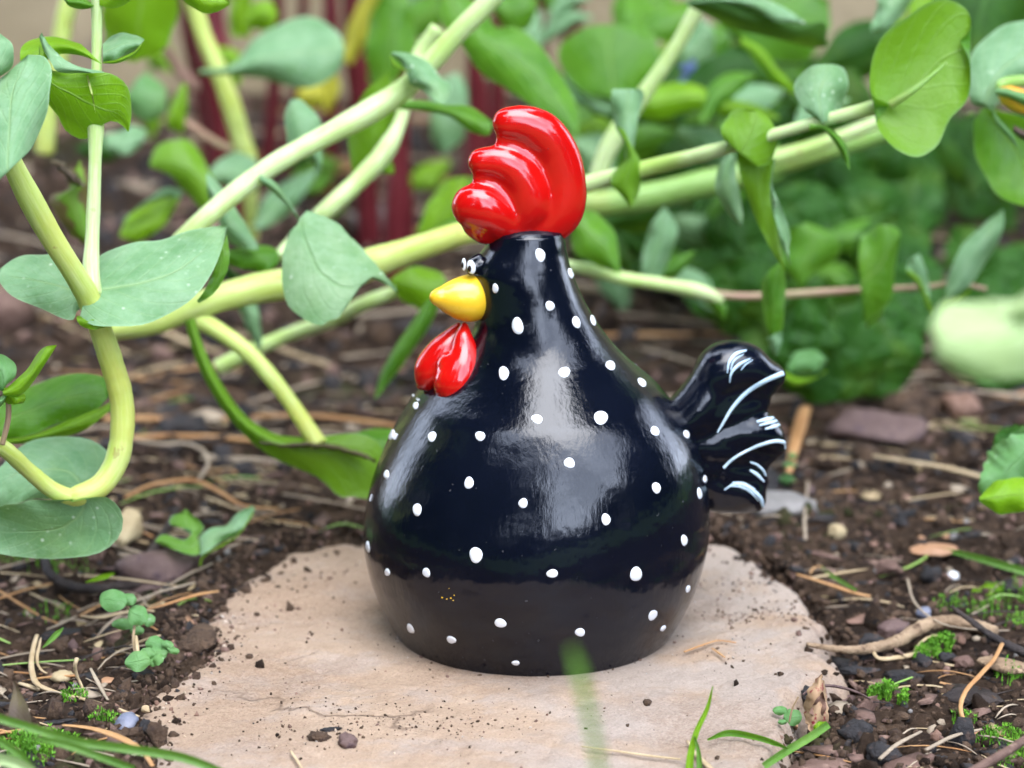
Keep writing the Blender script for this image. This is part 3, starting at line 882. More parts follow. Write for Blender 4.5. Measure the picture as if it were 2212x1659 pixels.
for pts, w in [
 ([(1697,804),(1655,822),(1613,848),(1580,884),(1562,914),(1550,934)], (12,11,10,8,6,3)),
 ([(1612,757),(1590,764),(1575,783),(1571,806)], (4,8,6,2)),
 ([(1606,765),(1585,780),(1578,800)], (2,4,2)),
 ([(1620,775),(1596,788),(1580,806),(1576,826)], (3,8,6,2)),
 ([(1625,778),(1610,788),(1600,800)], (2,3,1)),
 ([(1681,900),(1658,905),(1634,911)], (4,9,5)), ([(1689,906),(1665,912),(1640,919)], (4,7,4)), ([(1691,914),(1672,921),(1652,927)], (4,8,4)),
 ([(1698,972),(1697,958),(1680,953),(1650,959),(1613,974),(1580,994),(1563,1011)], (5,9,9,8,6,6,7)),
 ([(1620,998),(1635,1004),(1650,1018),(1654,1028)], (3,6,5,2)), ([(1619,1015),(1634,1024),(1650,1040)], (5,8,4)),
 ([(1565,1058),(1585,1046),(1608,1048),(1632,1064),(1644,1078),(1648,1094)], (2,5,7,9,9,6)),
 ([(1575,1050),(1600,1052),(1622,1064),(1638,1082)], (2,4,4,2)),
 ([(1582,1042),(1606,1043),(1630,1056)], (2,3,2))]:
    stroke(tail_bvh, pts, w, TS, parent=hen)

# ------------------------------------------------------------------ plants
def leaf(parent, A, B, y, mat='leaf_green', k=0.5, ku=0.0, cup=0.0055, under=False, wave=0.002, nu=22, nv=10, curl=0.0, name='leaf', jag=0.0):
    """a blade lofted between its two margins A and B (base to tip); k and ku tilt it away from upright"""
    a = catmull([(p[0], p[1], 0) for p in A], nu)[:, :2]
    b = catmull([(p[0], p[1], 0) for p in B], nu)[:, :2]
    if jag:
        a = a + np.array([[random.gauss(0, jag), random.gauss(0, jag)] for _ in range(nu)])
        b = b + np.array([[random.gauss(0, jag), random.gauss(0, jag)] for _ in range(nu)])
    ps_ = random.uniform(0, 6); wsz = np.linalg.norm(a - b, axis=1)[:, None]
    tq = np.linspace(0, 1, nu)[:, None]
    env = np.sin(math.pi*np.clip(tq, 0, 1))
    a = a + (a - b)*.022*env*np.sin(tq*17 + ps_); b = b + (b - a)*.022*env*np.sin(tq*14 + ps_*2)
    cen = (a.mean(0) + b.mean(0)) / 2
    sc = y / FOC
    ph = random.uniform(0, 6)
    V, UV = [], []
    for i in range(nu):
        t0 = i / (nu - 1)
        for j in range(nv):
            s = j / (nv - 1)
            q = a[i]*(1-s) + b[i]*s
            e = abs(2*s - 1)
            yo = y - (q[1]-cen[1])*sc*k + (q[0]-cen[0])*sc*ku
            yo += cup * (e**2 - 0.4) * math.sin(math.pi*min(1, t0*0.9+0.1)) - curl * (t0 - 0.5)**2
            yo += wave * e**2 * math.sin(t0*11 + ph + (0 if s < .5 else 2))
            V.append(W(q[0], q[1], yo)); UV.append((t0, s))
    F = grid_faces(nu, nv)
    # which face shows: upper unless the underside is seen
    m = len(F)//2
    p0, p1, p2 = V[F[m][0]], V[F[m][1]], V[F[m][2]]
    n = (p1-p0).cross(p2-p0)
    facing = n.dot(CAMP - p0) > 0
    if facing == under:
        F = [f[::-1] for f in F]
    return mesh(name, V, F, MAT[mat], parent, uv=UV)

def rib(parent, pts, widths, y, mat='leaf_green', name='leaf', **kw):
    """a blade from a midrib in the frame and its widths"""
    C = catmull([(u, v, w) for (u, v), w in zip(pts, widths)], 14)
    T = np.gradient(C[:, :2], axis=0); T /= np.linalg.norm(T, axis=1)[:, None] + 1e-9
    Nn = np.stack([-T[:, 1], T[:, 0]], 1)
    a = C[:, :2] + Nn*C[:, 2:3]/2; b = C[:, :2] - Nn*C[:, 2:3]/2
    return leaf(parent, a.tolist(), b.tolist(), y, mat, name=name, **kw)

def NODES_(s, L_):
    return [((s*7.3 + i)*.055 % 1.0) for i in range(max(1, int(L_/.055)))]
def stem(parent, pts, mat='stem_pale', name='stem', n=16, flat=1.0):
    """pts: (u, v, y, r) with r in frame pixels"""
    C = catmull(pts, max(14, 11*len(pts)))
    P = [W(c[0], c[1], c[2]) for c in C]
    rad = [M(c[3], p) for c, p in zip(C, P)]
    k_ = len(P); s0 = random.uniform(0, 99); ln0_ = sum((P[i+1]-P[i]).length for i in range(k_-1))
    tt_ = np.linspace(0, 1, k_)
    nd_ = sum(np.exp(-((tt_ - q_)*max(3, ln0_/.012))**2) for q_ in NODES_(s0, ln0_))
    wob_ = 1 + .13*nd_ + .10*(fbm(tt_*k_*.25 + s0, tt_*0 + s0, 3, 3) - .5)
    rad = [r_*w_ for r_, w_ in zip(rad, wob_)]
    v, f = tube_geo(P, rad, n, flat)
    ln = np.concatenate([[0], np.cumsum([(P[i+1]-P[i]).length for i in range(k_-1)])])
    uv = [(ln[i]*6, j/n) for i in range(k_) for j in range(n)] + [(0, 0), (ln[-1]*6, 0)]
    return mesh(name, v, f, MAT[mat], parent, uv=uv)

def plant(name, label, cat, u, v, group=None):
    g = G(u, v, 0)
    g.z = float(soil_z(g.x, g.y))
    return empty(name, g, label, cat, group)

# --- the honeywort at the left, sharp in front
P = plant('honeywort_plant', 'honeywort with thick S-shaped pale stem and speckled blue-green leaves at the left edge', 'plant', 150, 1150)
stem(P, [(15,330,.66,22),(60,420,.665,22),(110,510,.67,22),(160,590,.675,24),(195,650,.68,27),(215,705,.682,25),(240,780,.684,26),(262,860,.685,26),(264,930,.684,26),(250,1000,.682,26),(215,1050,.679,25),(165,1072,.676,23),(150,1074,.676,18)], 'stem_yellow')
stem(P, [(209,-20,.70,11),(209,80,.70,11),(208,200,.697,13),(207,262,.695,19),(206,320,.693,15),(203,420,.69,15),(199,520,.687,16),(197,590,.683,19),(203,640,.68,18)], 'stem_pale')
stem(P, [(165,1078,.676,16),(120,1062,.674,17),(60,1015,.668,17),(10,970,.66,18),(-40,940,.655,18)], 'stem_yellow')
leaf(P, [(195,600),(150,560),(90,548),(30,560),(-12,590)], [(190,655),(165,675),(160,688),(130,685),(60,655),(15,630),(-12,592)], .69, 'leaf_glaucous', k=1.2, cup=.003)
leaf(P, [(200,565),(235,540),(300,525),(370,510),(440,492),(490,486)], [(172,688),(200,703),(260,703),(330,695),(400,660),(450,600),(475,550),(491,490)], .69, 'leaf_glaucous', k=1.3, cup=.004, wave=.002)
leaf(P, [(165,686),(170,700),(200,712),(230,706)], [(168,682),(200,690),(225,697),(240,705)], .672, 'leaf_lime', under=True, cup=.001, nu=8, nv=5)
leaf(P, [(490,505),(496,560),(480,610),(455,640),(430,655)], [(470,560),(455,600),(440,630),(425,650)], .70, 'leaf_green', cup=.001, nu=10, nv=6)
leaf(P, [(175,95),(120,80),(70,85),(45,105),(43,130)], [(222,140),(175,120),(130,118),(85,135),(60,138)], .695, 'leaf_lime', k=1.0)
leaf(P, [(222,95),(250,73),(290,75),(312,84)], [(222,134),(250,128),(290,110),(312,86)], .70, 'leaf_glaucous', k=1.2)
leaf(P, [(222,134),(250,128),(290,110),(312,86)], [(222,137),(252,137),(290,120),(313,88)], .696, 'leaf_lime', k=.3, nu=10, nv=5)
leaf(P, [(90,70),(105,95),(130,120),(160,140),(225,155)], [(84,80),(95,110),(110,135),(120,152),(180,158),(225,157)], .688, 'leaf_glaucous', k=.8, cup=.002)
leaf(P, [(85,90),(90,130),(115,152),(170,156),(240,156),(275,190),(284,250),(278,285)], [(85,90),(84,150),(100,215),(125,250),(140,285),(180,302),(205,285),(235,262),(258,266),(276,284)], .690, 'leaf_lime', under=True, k=-.3, cup=.005)
leaf(P, [(206,245),(196,200),(186,165)], [(206,245),(200,200),(190,162)], .686, 'stem_yellow', k=0, nu=8, nv=3, cup=0)
leaf(P, [(205,10),(170,-10),(140,-10),(140,-30)], [(205,16),(180,20),(150,14),(135,-5)], .70, 'leaf_green', nu=10)
leaf(P, [(215,12),(250,18),(290,-5),(320,-30)], [(215,-30),(250,-40),(290,-40),(330,-30)], .70, 'leaf_lime', nu=10)
leaf(P, [(370,-30),(400,5),(440,28),(470,26),(496,10)], [(370,-60),(430,-40),(470,-20),(496,4)], .71, 'leaf_lime', nu=10)
leaf(P, [(30,345),(60,330),(100,240),(112,160),(95,122),(60,118)], [(30,345),(-40,420),(-60,300),(-50,200),(0,170),(60,118)], .63, 'leaf_glaucous', k=.9, cup=.008, under=False)
leaf(P, [(-30,170),(0,165),(28,140),(28,100),(0,72),(-30,50)], [(-30,170),(-50,150),(-50,100),(-40,60)], .64, 'leaf_glaucous', k=.5)
leaf(P, [(0,950),(40,945),(130,915),(215,880),(232,860)], [(-20,950),(-10,870),(60,835),(140,812),(200,808),(236,820),(234,858)], .72, 'leaf_green', k=.9)
leaf(P, [(-20,960),(20,960),(100,950),(180,930),(240,885)], [(-20,950),(40,945),(130,915),(215,880),(240,868)], .715, 'leaf_lime', k=.5)
leaf(P, [(150,1080),(100,1078),(40,1085),(0,1095),(-40,1105)], [(160,1070),(245,1040),(236,985),(200,955),(130,940),(60,955),(0,1010),(-40,1050)], .692, 'leaf_glaucous', k=1.0, cup=.006)
leaf(P, [(150,1080),(100,1080),(40,1085),(0,1095),(-40,1105)], [(155,1084),(235,1075),(262,1105),(258,1150),(215,1195),(140,1208),(60,1203),(0,1196),(-40,1180)], .674, 'leaf_glaucous', k=-.3, cup=-.005)

P = plant('honeywort_sprout', 'small honeywort sprout with brownish stem poking in beside the S-shaped stem', 'plant', 10, 1080)
stem(P, [(5,960,.655,6),(18,900,.655,6),(16,855,.655,5),(8,830,.655,5)], 'stem_pink')
leaf(P, [(5,845),(30,825),(60,795),(95,750),(122,745)], [(10,855),(50,850),(75,820),(105,775),(122,748)], .652, 'leaf_lime')
leaf(P, [(10,835),(35,810),(28,780),(0,765),(-20,770)], [(5,845),(-20,835),(-30,800),(-20,770)], .655, 'leaf_weed')
leaf(P, [(10,835),(30,850),(55,850),(52,870),(30,872)], [(5,840),(10,870),(30,875)], .652, 'leaf_lime', nu=10)
leaf(P, [(-20,860),(0,858),(16,850)], [(-20,878),(0,880),(16,855)], .65, 'leaf_weed', nu=8)

P = plant('honeywort_plant', 'ragged honeywort leaf with a curled brown tip standing behind the S-shaped stem', 'plant', 190, 700)
leaf(P, [(200,545),(150,500),(108,440),(112,420),(140,415),(155,380),(170,345)], [(205,545),(208,480),(200,410),(185,365),(175,345)], .80, 'leaf_tired', k=.2, jag=1.5)
leaf(P, [(170,400),(140,385),(118,355),(108,352)], [(185,400),(165,375),(140,352),(112,348)], .795, 'leaf_brown', k=.2, jag=3, cup=.006)
stem(P, [(203,540,.80,7),(205,620,.80,7),(200,690,.80,8)], 'stem_green')

# --- big sprawling honeywort in the middle
P = plant('honeywort_plant', 'sprawling honeywort whose thick pale stem climbs diagonally behind the red comb', 'plant', 330, 760)
stem(P, [(1085,-30,.80,22),(1040,20,.80,22),(985,75,.80,22),(930,135,.80,23),(870,195,.80,22),(800,240,.795,22),(700,295,.79,22),(600,350,.785,22),(510,415,.78,22),(440,475,.775,22),(385,530,.775,22),(330,600,.78,22)], 'stem_pale')
stem(P, [(945,60,.86,16),(905,120,.86,17),(880,200,.85,14),(862,270,.845,14),(830,330,.84,20),(770,395,.835,20),(710,450,.83,20),(660,500,.83,20),(605,560,.82,19)], 'stem_pale')
stem(P, [(1090,495,.80,24),(1000,505,.80,26),(920,530,.80,27),(830,560,.80,28),(740,590,.80,30),(640,610,.795,34),(560,622,.79,34),(470,645,.785,30),(400,672,.785,27),(330,700,.785,24),(240,715,.79,22)], 'stem_yellow')
stem(P, [(428,690,.785,22),(480,720,.78,19),(540,765,.775,18),(590,820,.77,18),(635,880,.765,17),(668,930,.76,17),(690,962,.757,18)], 'stem_yellow')
stem(P, [(870,625,.86,14),(800,650,.86,16),(720,690,.87,16),(620,725,.88,14),(540,760,.88,17),(470,795,.88,18)], 'stem_pale')
leaf(P, [(660,454),(700,468),(760,508),(800,560),(835,595),(858,632)], [(648,468),(625,510),(610,560),(608,610),(622,655),(655,685),(690,699),(725,690),(755,650),(770,620),(782,600),(815,606),(858,633)], .74, 'leaf_worn', k=.7, cup=.004, jag=1.6, nu=30)
leaf(P, [(850,112),(885,115),(925,135),(955,168),(974,185),(972,208),(955,226)], [(842,118),(865,135),(882,165),(885,182),(905,192),(930,208),(955,226)], .785, 'leaf_glaucous', k=.9)
leaf(P, [(842,116),(850,130),(866,145),(885,152)], [(842,120),(848,145),(868,150),(885,155)], .78, 'leaf_lime', k=.3, nu=8, nv=5)
leaf(P, [(865,220),(900,216),(960,225),(1020,232),(1062,262)], [(860,236),(910,240),(970,252),(1020,285),(1055,293),(1066,265)], .82, 'leaf_green', k=.9)
leaf(P, [(835,345),(800,380),(770,385),(752,320),(762,250),(790,195),(838,155)], [(835,345),(850,290),(862,240),(845,190),(840,155)], .85, 'leaf_green', under=True, k=0)
leaf(P, [(820,330),(845,345),(852,375),(820,372)], [(815,340),(822,368),(830,378)], .84, 'leaf_lime', nu=8)
leaf(P, [(935,-30),(960,60),(990,90),(1035,150),(1080,185),(1120,210),(1170,240),(1215,275),(1238,290)], [(955,-40),(1010,-5),(1050,20),(1072,58),(1110,58),(1160,95),(1205,150),(1240,210),(1252,265),(1244,292)], .90, 'leaf_green', k=.6, cup=.006, nu=30)
leaf(P, [(665,290),(640,320),(625,355),(618,290),(616,240),(628,213)], [(690,300),(702,290),(680,245),(650,215),(630,212)], .83, 'leaf_glaucous', k=.4)
leaf(P, [(640,340),(672,350),(690,380)], [(660,300),(695,320),(697,350),(690,380)], .83, 'leaf_glaucous', k=.2, nu=10)
leaf(P, [(560,376),(590,390),(625,435),(650,478)], [(562,392),(600,425),(630,455),(648,480)], .775, 'leaf_glaucous', k=.2, nu=12)
leaf(P, [(445,372),(475,400),(510,450),(540,500),(560,535)], [(448,420),(470,470),(490,520),(530,538),(560,538)], .80, 'leaf_glaucous', k=.5)
leaf(P, [(470,545),(520,535),(580,530),(600,545),(600,570),(575,590)], [(470,550),(500,575),(540,582),(575,592)], .80, 'leaf_green', k=.9)
leaf(P, [(480,560),(500,580),(560,610),(570,580),(595,560)], [(480,570),(490,600),(520,630),(560,620)], .81, 'leaf_dark', k=.4)
rib(P, [(410,690),(430,760),(470,840),(530,920),(600,965),(690,985),(770,1010),(815,1060)], [22,26,30,34,50,90,150,60], .76, 'leaf_green', k=.3, cup=.007, under=True)
leaf(P, [(690,950),(760,935),(830,925),(870,930)], [(690,965),(740,990),(810,985),(870,960)], .775, 'leaf_green', k=1)
rib(P, [(560,955),(620,962),(690,962),(760,975),(812,998)], [5,9,12,12,4], .752, 'leaf_brown', k=1.0, jag=1.5)
leaf(P, [(940,630),(900,680),(860,740),(825,800),(808,860)], [(955,640),(930,700),(890,760),(850,815),(812,862)], .83, 'leaf_green', k=.3)
leaf(P, [(845,600),(880,580),(930,580),(960,600),(965,640)], [(845,610),(870,650),(920,670),(965,645)], .85, 'leaf_lime', k=.3, under=True)
leaf(P, [(510,650),(525,690),(545,735),(560,760)], [(550,640),(562,690),(565,740),(560,762)], .86, 'leaf_glaucous', k=.2)
rib(P, [(418,690),(432,745),(455,800)], [6,5,4], .783, 'leaf_brown', nu=8, nv=4)
leaf(P, [(1240,455),(1290,460),(1325,500),(1340,570),(1338,592)], [(1230,490),(1240,540),(1280,570),(1320,585),(1336,592)], .85, 'leaf_green', k=.4)
leaf(P, [(900,500),(925,440),(965,390),(1010,380)], [(900,510),(960,520),(1005,480),(1015,430),(1012,382)], .95, 'leaf_lime', k=.3)
leaf(P, [(905,515),(940,495),(985,470),(1020,480)], [(900,525),(950,540),(1000,530),(1020,485)], .93, 'leaf_green', k=.6)

P = plant('honeywort_plant', 'soft-focus honeywort with big rounded leaves in front of the crimson stems', 'plant', 520, 480)
leaf(P, [(432,150),(500,140),(555,80),(620,44),(690,42),(738,80),(745,110)], [(430,162),(500,162),(560,170),(630,186),(690,183),(735,150),(745,112)], .98, 'leaf_glaucous', k=.7, cup=.01)
stem(P, [(410,-20,1.02,20),(440,80,1.02,19),(470,150,1.02,20),(500,230,1.02,22),(520,300,1.02,22),(535,350,1.02,22),(540,430,1.02,14),(545,520,1.02,14)], 'stem_yellow')
leaf(P, [(322,355),(335,320),(365,302),(400,302),(430,325),(450,365),(470,400)], [(326,362),(370,380),(400,415),(440,455),(465,462),(475,410)], .92, 'leaf_green', k=.4, under=True)
leaf(P, [(260,500),(275,470),(330,435),(390,415)], [(258,510),(300,522),(350,490),(392,425)], .93, 'leaf_lime', k=.8)
leaf(P, [(270,470),(320,430),(360,405),(395,410)], [(265,480),(300,450),(350,430),(392,425)], .925, 'leaf_glaucous', k=.5)
leaf(P, [(545,490),(570,430),(620,390),(690,362)], [(548,498),(600,480),(650,430),(692,370)], 1.0, 'leaf_glaucous', k=.9)
leaf(P, [(450,370),(480,340),(520,330),(552,345),(555,400)], [(455,390),(500,410),(540,420),(556,402)], .99, 'leaf_glaucous', k=.9)
leaf(P, [(225,290),(255,285),(290,270),(315,280)], [(230,325),(260,335),(300,320),(316,290)], 1.0, 'leaf_glaucous', k=1.2)
stem(P, [(530,335,1.02,10),(470,310,1.02,9),(400,265,1.02,8),(380,258,1.02,7)], 'stem_pink')
leaf(P, [(275,200),(310,160),(355,185),(360,240)], [(275,210),(285,250),(330,262),(358,245)], 1.04, 'leaf_weed', k=.4)
leaf(P, [(360,260),(380,200),(400,180),(405,220)], [(362,275),(390,290),(405,230)], 1.0, 'leaf_lime', k=.2)
leaf(P, [(225,-30),(222,60),(235,110),(275,132)], [(385,-30),(378,60),(350,110),(290,135)], .95, 'leaf_lime', k=-.2, cup=.008, under=True)
stem(P, [(160,-30,1.0,20),(140,40,1.0,20),(125,130,1.0,20),(105,220,1.0,20),(95,330,1.0,20)], 'stem_yellow')
leaf(P, [(500,80),(495,40),(500,0),(505,-30)], [(540,80),(545,30),(540,-30)], 1.1, 'leaf_lime', k=0)
leaf(P, [(530,50),(545,10),(580,0),(600,30),(590,60)], [(535,60),(560,65),(590,65)], 1.05, 'leaf_lime', k=0)

P = plant('broadleaf_plant', 'loose green leaves high above the comb, blurred behind the thick diagonal stem', 'plant', 900, 400)
for A_, B_, y_, m_ in [
 ([(805,190),(790,120),(800,40),(830,-20)], [(860,170),(900,90),(890,20),(870,-30)], 1.05, 'leaf_green'),
 ([(740,130),(750,60),(780,0),(800,-30)], [(760,140),(790,90),(815,30),(825,-30)], 1.15, 'leaf_yellow'),
 ([(870,60),(890,10),(930,-20),(960,-40)], [(875,75),(930,80),(960,40),(965,-10)], 1.1, 'leaf_green'),
 ([(1060,0),(1100,-20),(1140,-20),(1160,0)], [(1070,30),(1100,70),(1140,60),(1160,20)], .98, 'leaf_green'),
 ([(930,210),(950,170),(990,160),(1010,190)], [(930,300),(960,330),(1000,300),(1012,240)], 1.1, 'leaf_glaucous'),
 ([(700,140),(690,200),(700,240)], [(720,140),(735,190),(710,245)], 1.15, 'leaf_yellow'),
 ([(640,210),(650,180),(690,178),(705,205)], [(645,225),(670,235),(700,225)], 1.12, 'leaf_yellow'),
 ([(960,520),(985,440),(1000,400),(1040,370)], [(970,540),(1010,520),(1030,450),(1045,375)], .97, 'leaf_green')]:
    leaf(P, A_, B_, y_, m_, k=.2)
stem(P, [(840,300,1.08,9),(850,200,1.08,9),(845,100,1.08,9),(835,0,1.08,9)], 'stem_green')

# --- the honeywort at the right
P = plant('honeywort_plant', 'arching honeywort with clasping blue-green leaves along a thin pale stem right of the comb', 'plant', 1500, 760)
stem(P, [(1180,420,.80,20),(1265,398,.80,19),(1340,378,.795,18),(1420,358,.79,18),(1500,338,.78,17),(1590,313,.77,15),(1680,288,.765,13),(1760,265,.76,13),(1850,242,.755,13),(1930,222,.75,15)], 'stem_pale')
leaf(P, [(1920,224),(1885,205),(1880,150),(1915,70),(1975,20),(2050,2),(2090,22),(2097,60),(2074,88)], [(1916,236),(1893,262),(1925,312),(1990,342),(2022,325),(2052,252),(2090,212),(2093,130),(2074,90)], .748, 'leaf_green', k=.35, cup=-.006, nu=30, under=True)
stem(P, [(1925,226,.745,10),(1970,198,.742,6),(2010,165,.742,3.5),(2045,135,.743,2)], 'stem_green', name='midrib')
leaf(P, [(1592,318),(1562,300),(1562,262),(1595,236),(1635,238)], [(1592,322),(1640,360),(1672,340),(1678,290),(1660,255),(1636,238)], .765, 'leaf_green', k=.4, under=True)
leaf(P, [(1590,320),(1600,380),(1620,440),(1645,500),(1672,550),(1694,584)], [(1640,330),(1672,345),(1664,400),(1668,450),(1682,510),(1696,580)], .768, 'leaf_green', k=.1, cup=.002, under=True)
leaf(P, [(1672,345),(1664,400),(1672,460),(1688,520),(1706,572)], [(1676,340),(1668,400),(1690,450),(1708,515),(1704,540),(1708,575)], .762, 'leaf_glaucous', k=.2, cup=.001, nv=6)
leaf(P, [(1575,330),(1552,360),(1545,400),(1558,440),(1580,470),(1600,488)], [(1590,335),(1590,380),(1600,430),(1605,470),(1602,488)], .79, 'leaf_glaucous', k=.3)
leaf(P, [(1690,560),(1650,600),(1645,640),(1655,700),(1672,768)], [(1694,570),(1697,640),(1690,710),(1676,768)], .79, 'leaf_green', k=.1)
leaf(P, [(1655,730),(1665,755),(1676,768)], [(1690,715),(1688,745),(1678,768)], .785, 'leaf_glaucous', k=.1, nu=8, nv=5)
leaf(P, [(1772,262),(1735,235),(1718,205),(1722,170),(1755,142),(1795,138)], [(1776,266),(1805,255),(1822,225),(1831,180),(1822,146),(1797,138)], .762, 'leaf_glaucous', k=.6, cup=.006)
leaf(P, [(1748,268),(1780,272),(1810,290),(1832,320),(1836,365)], [(1748,282),(1775,278),(1795,298),(1815,330),(1835,368)], .752, 'leaf_green', k=.4)
leaf(P, [(1322,192),(1322,240),(1332,280),(1348,312),(1350,345)], [(1385,192),(1390,198),(1380,250),(1372,300),(1364,345)], .80, 'leaf_glaucous', k=.4, cup=.004)
leaf(P, [(1330,270),(1350,315),(1350,345),(1322,375),(1318,395),(1340,420),(1362,448)], [(1348,280),(1368,320),(1384,350),(1386,390),(1376,425),(1364,448)], .79, 'leaf_green', k=.2, under=True)
leaf(P, [(1500,-5),(1560,-10),(1620,12),(1690,30),(1740,52),(1782,50),(1786,94)], [(1480,8),(1520,30),(1580,58),(1650,78),(1710,92),(1760,104),(1784,100)], .86, 'leaf_dark', under=True, k=-.4)
leaf(P, [(1480,2),(1560,-10),(1640,-8),(1700,20),(1740,48)], [(1480,8),(1560,8),(1630,25),(1690,48),(1742,54)], .855, 'leaf_glaucous', k=.9)
stem(P, [(1520,-10,.88,18),(1495,40,.88,17),(1455,110,.88,16),(1400,190,.88,17),(1350,260,.88,19),(1310,330,.88,20),(1285,400,.88,20)], 'stem_pale')
stem(P, [(1210,440,.93,26),(1300,440,.93,28),(1400,425,.93,30),(1500,402,.93,27),(1600,380,.93,24),(1700,350,.93,24),(1800,318,.93,24),(1900,286,.94,24),(1980,256,.94,22)], 'stem_green')
stem(P, [(1640,350,.90,16),(1740,322,.90,15),(1830,290,.90,15),(1900,262,.90,15)], 'stem_pale')
stem(P, [(1200,570,.86,13),(1260,580,.86,13),(1340,600,.86,14),(1430,614,.86,14),(1520,632,.86,14),(1560,648,.86,10)], 'stem_pale')
stem(P, [(1520,632,.86,9),(1600,640,.86,8),(1700,636,.86,8),(1800,630,.86,8),(1900,625,.86,7),(2000,620,.86,6),(2070,612,.86,5),(2130,625,.86,5)], 'stem_pink')
leaf(P, [(1852,560),(1862,512),(1895,488),(1930,488),(1945,500)], [(1862,640),(1870,700),(1895,680),(1925,640),(1934,580),(1946,502)], .84, 'leaf_green', k=.1)
leaf(P, [(1860,620),(1870,700),(1872,712)], [(1920,640),(1900,690),(1874,712)], .845, 'leaf_green', nu=8, k=.1)
leaf(P, [(1958,590),(1962,565),(1985,548)], [(2008,650),(2005,600),(1988,550)], .85, 'leaf_glaucous', k=.1)
leaf(P, [(1960,580),(1985,600),(2005,640),(2018,680)], [(1960,590),(1985,620),(2000,660),(2016,682)], .845, 'leaf_lime', k=.1)
leaf(P, [(2040,640),(2050,590),(2080,530),(2130,480),(2165,452)], [(2050,650),(2100,610),(2140,550),(2168,490),(2168,455)], .85, 'leaf_glaucous', k=.3)
leaf(P, [(2040,650),(2070,640),(2100,620)], [(2030,680),(2060,670),(2100,625)], .85, 'leaf_lime', k=.3, nu=8)
leaf(P, [(1385,600),(1390,540),(1410,480),(1435,445)], [(1420,610),(1450,550),(1462,490),(1437,445)], .89, 'leaf_glaucous', k=.2)
leaf(P, [(1525,640),(1560,640),(1570,670),(1565,690)], [(1520,650),(1540,670),(1562,692)], .86, 'leaf_green', k=.2, nu=8)
leaf(P, [(1725,620),(1690,560),(1700,500),(1740,480)], [(1728,625),(1760,590),(1815,550),(1805,510),(1745,480)], .90, 'leaf_green', k=.3)
leaf(P, [(1400,600),(1450,560),(1500,540)], [(1400,612),(1460,600),(1502,545)], .90, 'leaf_green', k=.3, nu=10)

P = plant('honeywort_plant', 'honeywort with broad dark leaves high up between the comb and the top right corner', 'plant', 1500, 560)
for A_, B_, y_, m_, k_ in [
 ([(1330,215),(1265,200),(1212,150),(1215,95),(1260,60),(1330,52)], [(1335,222),(1390,190),(1425,140),(1420,85),(1380,55),(1332,52)], 1.0, 'leaf_green', .4),
 ([(1330,215),(1270,205),(1215,160),(1225,190)], [(1335,222),(1340,240),(1290,245),(1235,210)], 1.0, 'leaf_glaucous', .9),
 ([(1380,50),(1420,20),(1480,0),(1520,-20)], [(1390,70),(1440,90),(1500,60),(1530,0)], 1.02, 'leaf_green', .6),
 ([(1340,215),(1400,190),(1500,180),(1560,210),(1630,225),(1680,250)], [(1335,225),(1420,260),(1500,240),(1560,250),(1640,262),(1685,255)], .97, 'leaf_lime', .2),
 ([(1470,190),(1500,150),(1560,110),(1600,95)], [(1480,200),(1560,215),(1620,200),(1700,170)], 1.0, 'leaf_dark', .3),
 ([(1600,80),(1640,100),(1690,160),(1735,205)], [(1600,95),(1630,130),(1680,185),(1732,208)], .96, 'leaf_lime', 0),
 ([(1480,235),(1540,200),(1600,180),(1700,190)], [(1490,245),(1560,260),(1640,245),(1705,195)], .99, 'leaf_glaucous', .6),
 ([(1540,40),(1600,-30),(1700,-40),(1790,0)], [(1560,60),(1650,130),(1740,130),(1795,60)], 1.02, 'leaf_green', .3),
 ([(1450,110),(1470,60),(1510,40),(1540,60)], [(1450,130),(1490,170),(1530,150),(1545,70)], 1.05, 'leaf_glaucous', .3),
 ([(1240,300),(1300,290),(1330,330)], [(1240,330),(1290,390),(1325,370)], 1.0, 'leaf_glaucous', .3),
 ([(1250,270),(1290,250),(1330,270)], [(1250,300),(1290,320),(1330,290)], 1.02, 'leaf_lime', .3),
 ([(1400,300),(1500,250),(1600,260),(1700,300)], [(1400,340),(1500,380),(1600,370),(1700,330)], 1.08, 'leaf_dark', .2),
 ([(1420,340),(1480,300),(1560,300),(1600,330)], [(1430,400),(1490,420),(1560,400),(1600,350)], 1.05, 'leaf_dark', .2),
 ([(1700,200),(1760,170),(1840,150),(1880,190)], [(1700,230),(1760,290),(1850,290),(1885,210)], 1.08, 'leaf_dark', .2),
 ([(1500,330),(1530,290),(1580,275),(1600,300)], [(1500,345),(1540,370),(1590,350),(1602,310)], 1.0, 'leaf_green', .3)]:
    leaf(P, A_, B_, y_, m_, k=k_)
stem(P, [(1340,225,1.0,8),(1420,160,1.0,8),(1475,100,1.0,8)], 'stem_green')
stem(P, [(1470,480,1.06,10),(1520,330,1.05,10),(1560,180,1.03,9),(1600,60,1.02,9)], 'stem_green')

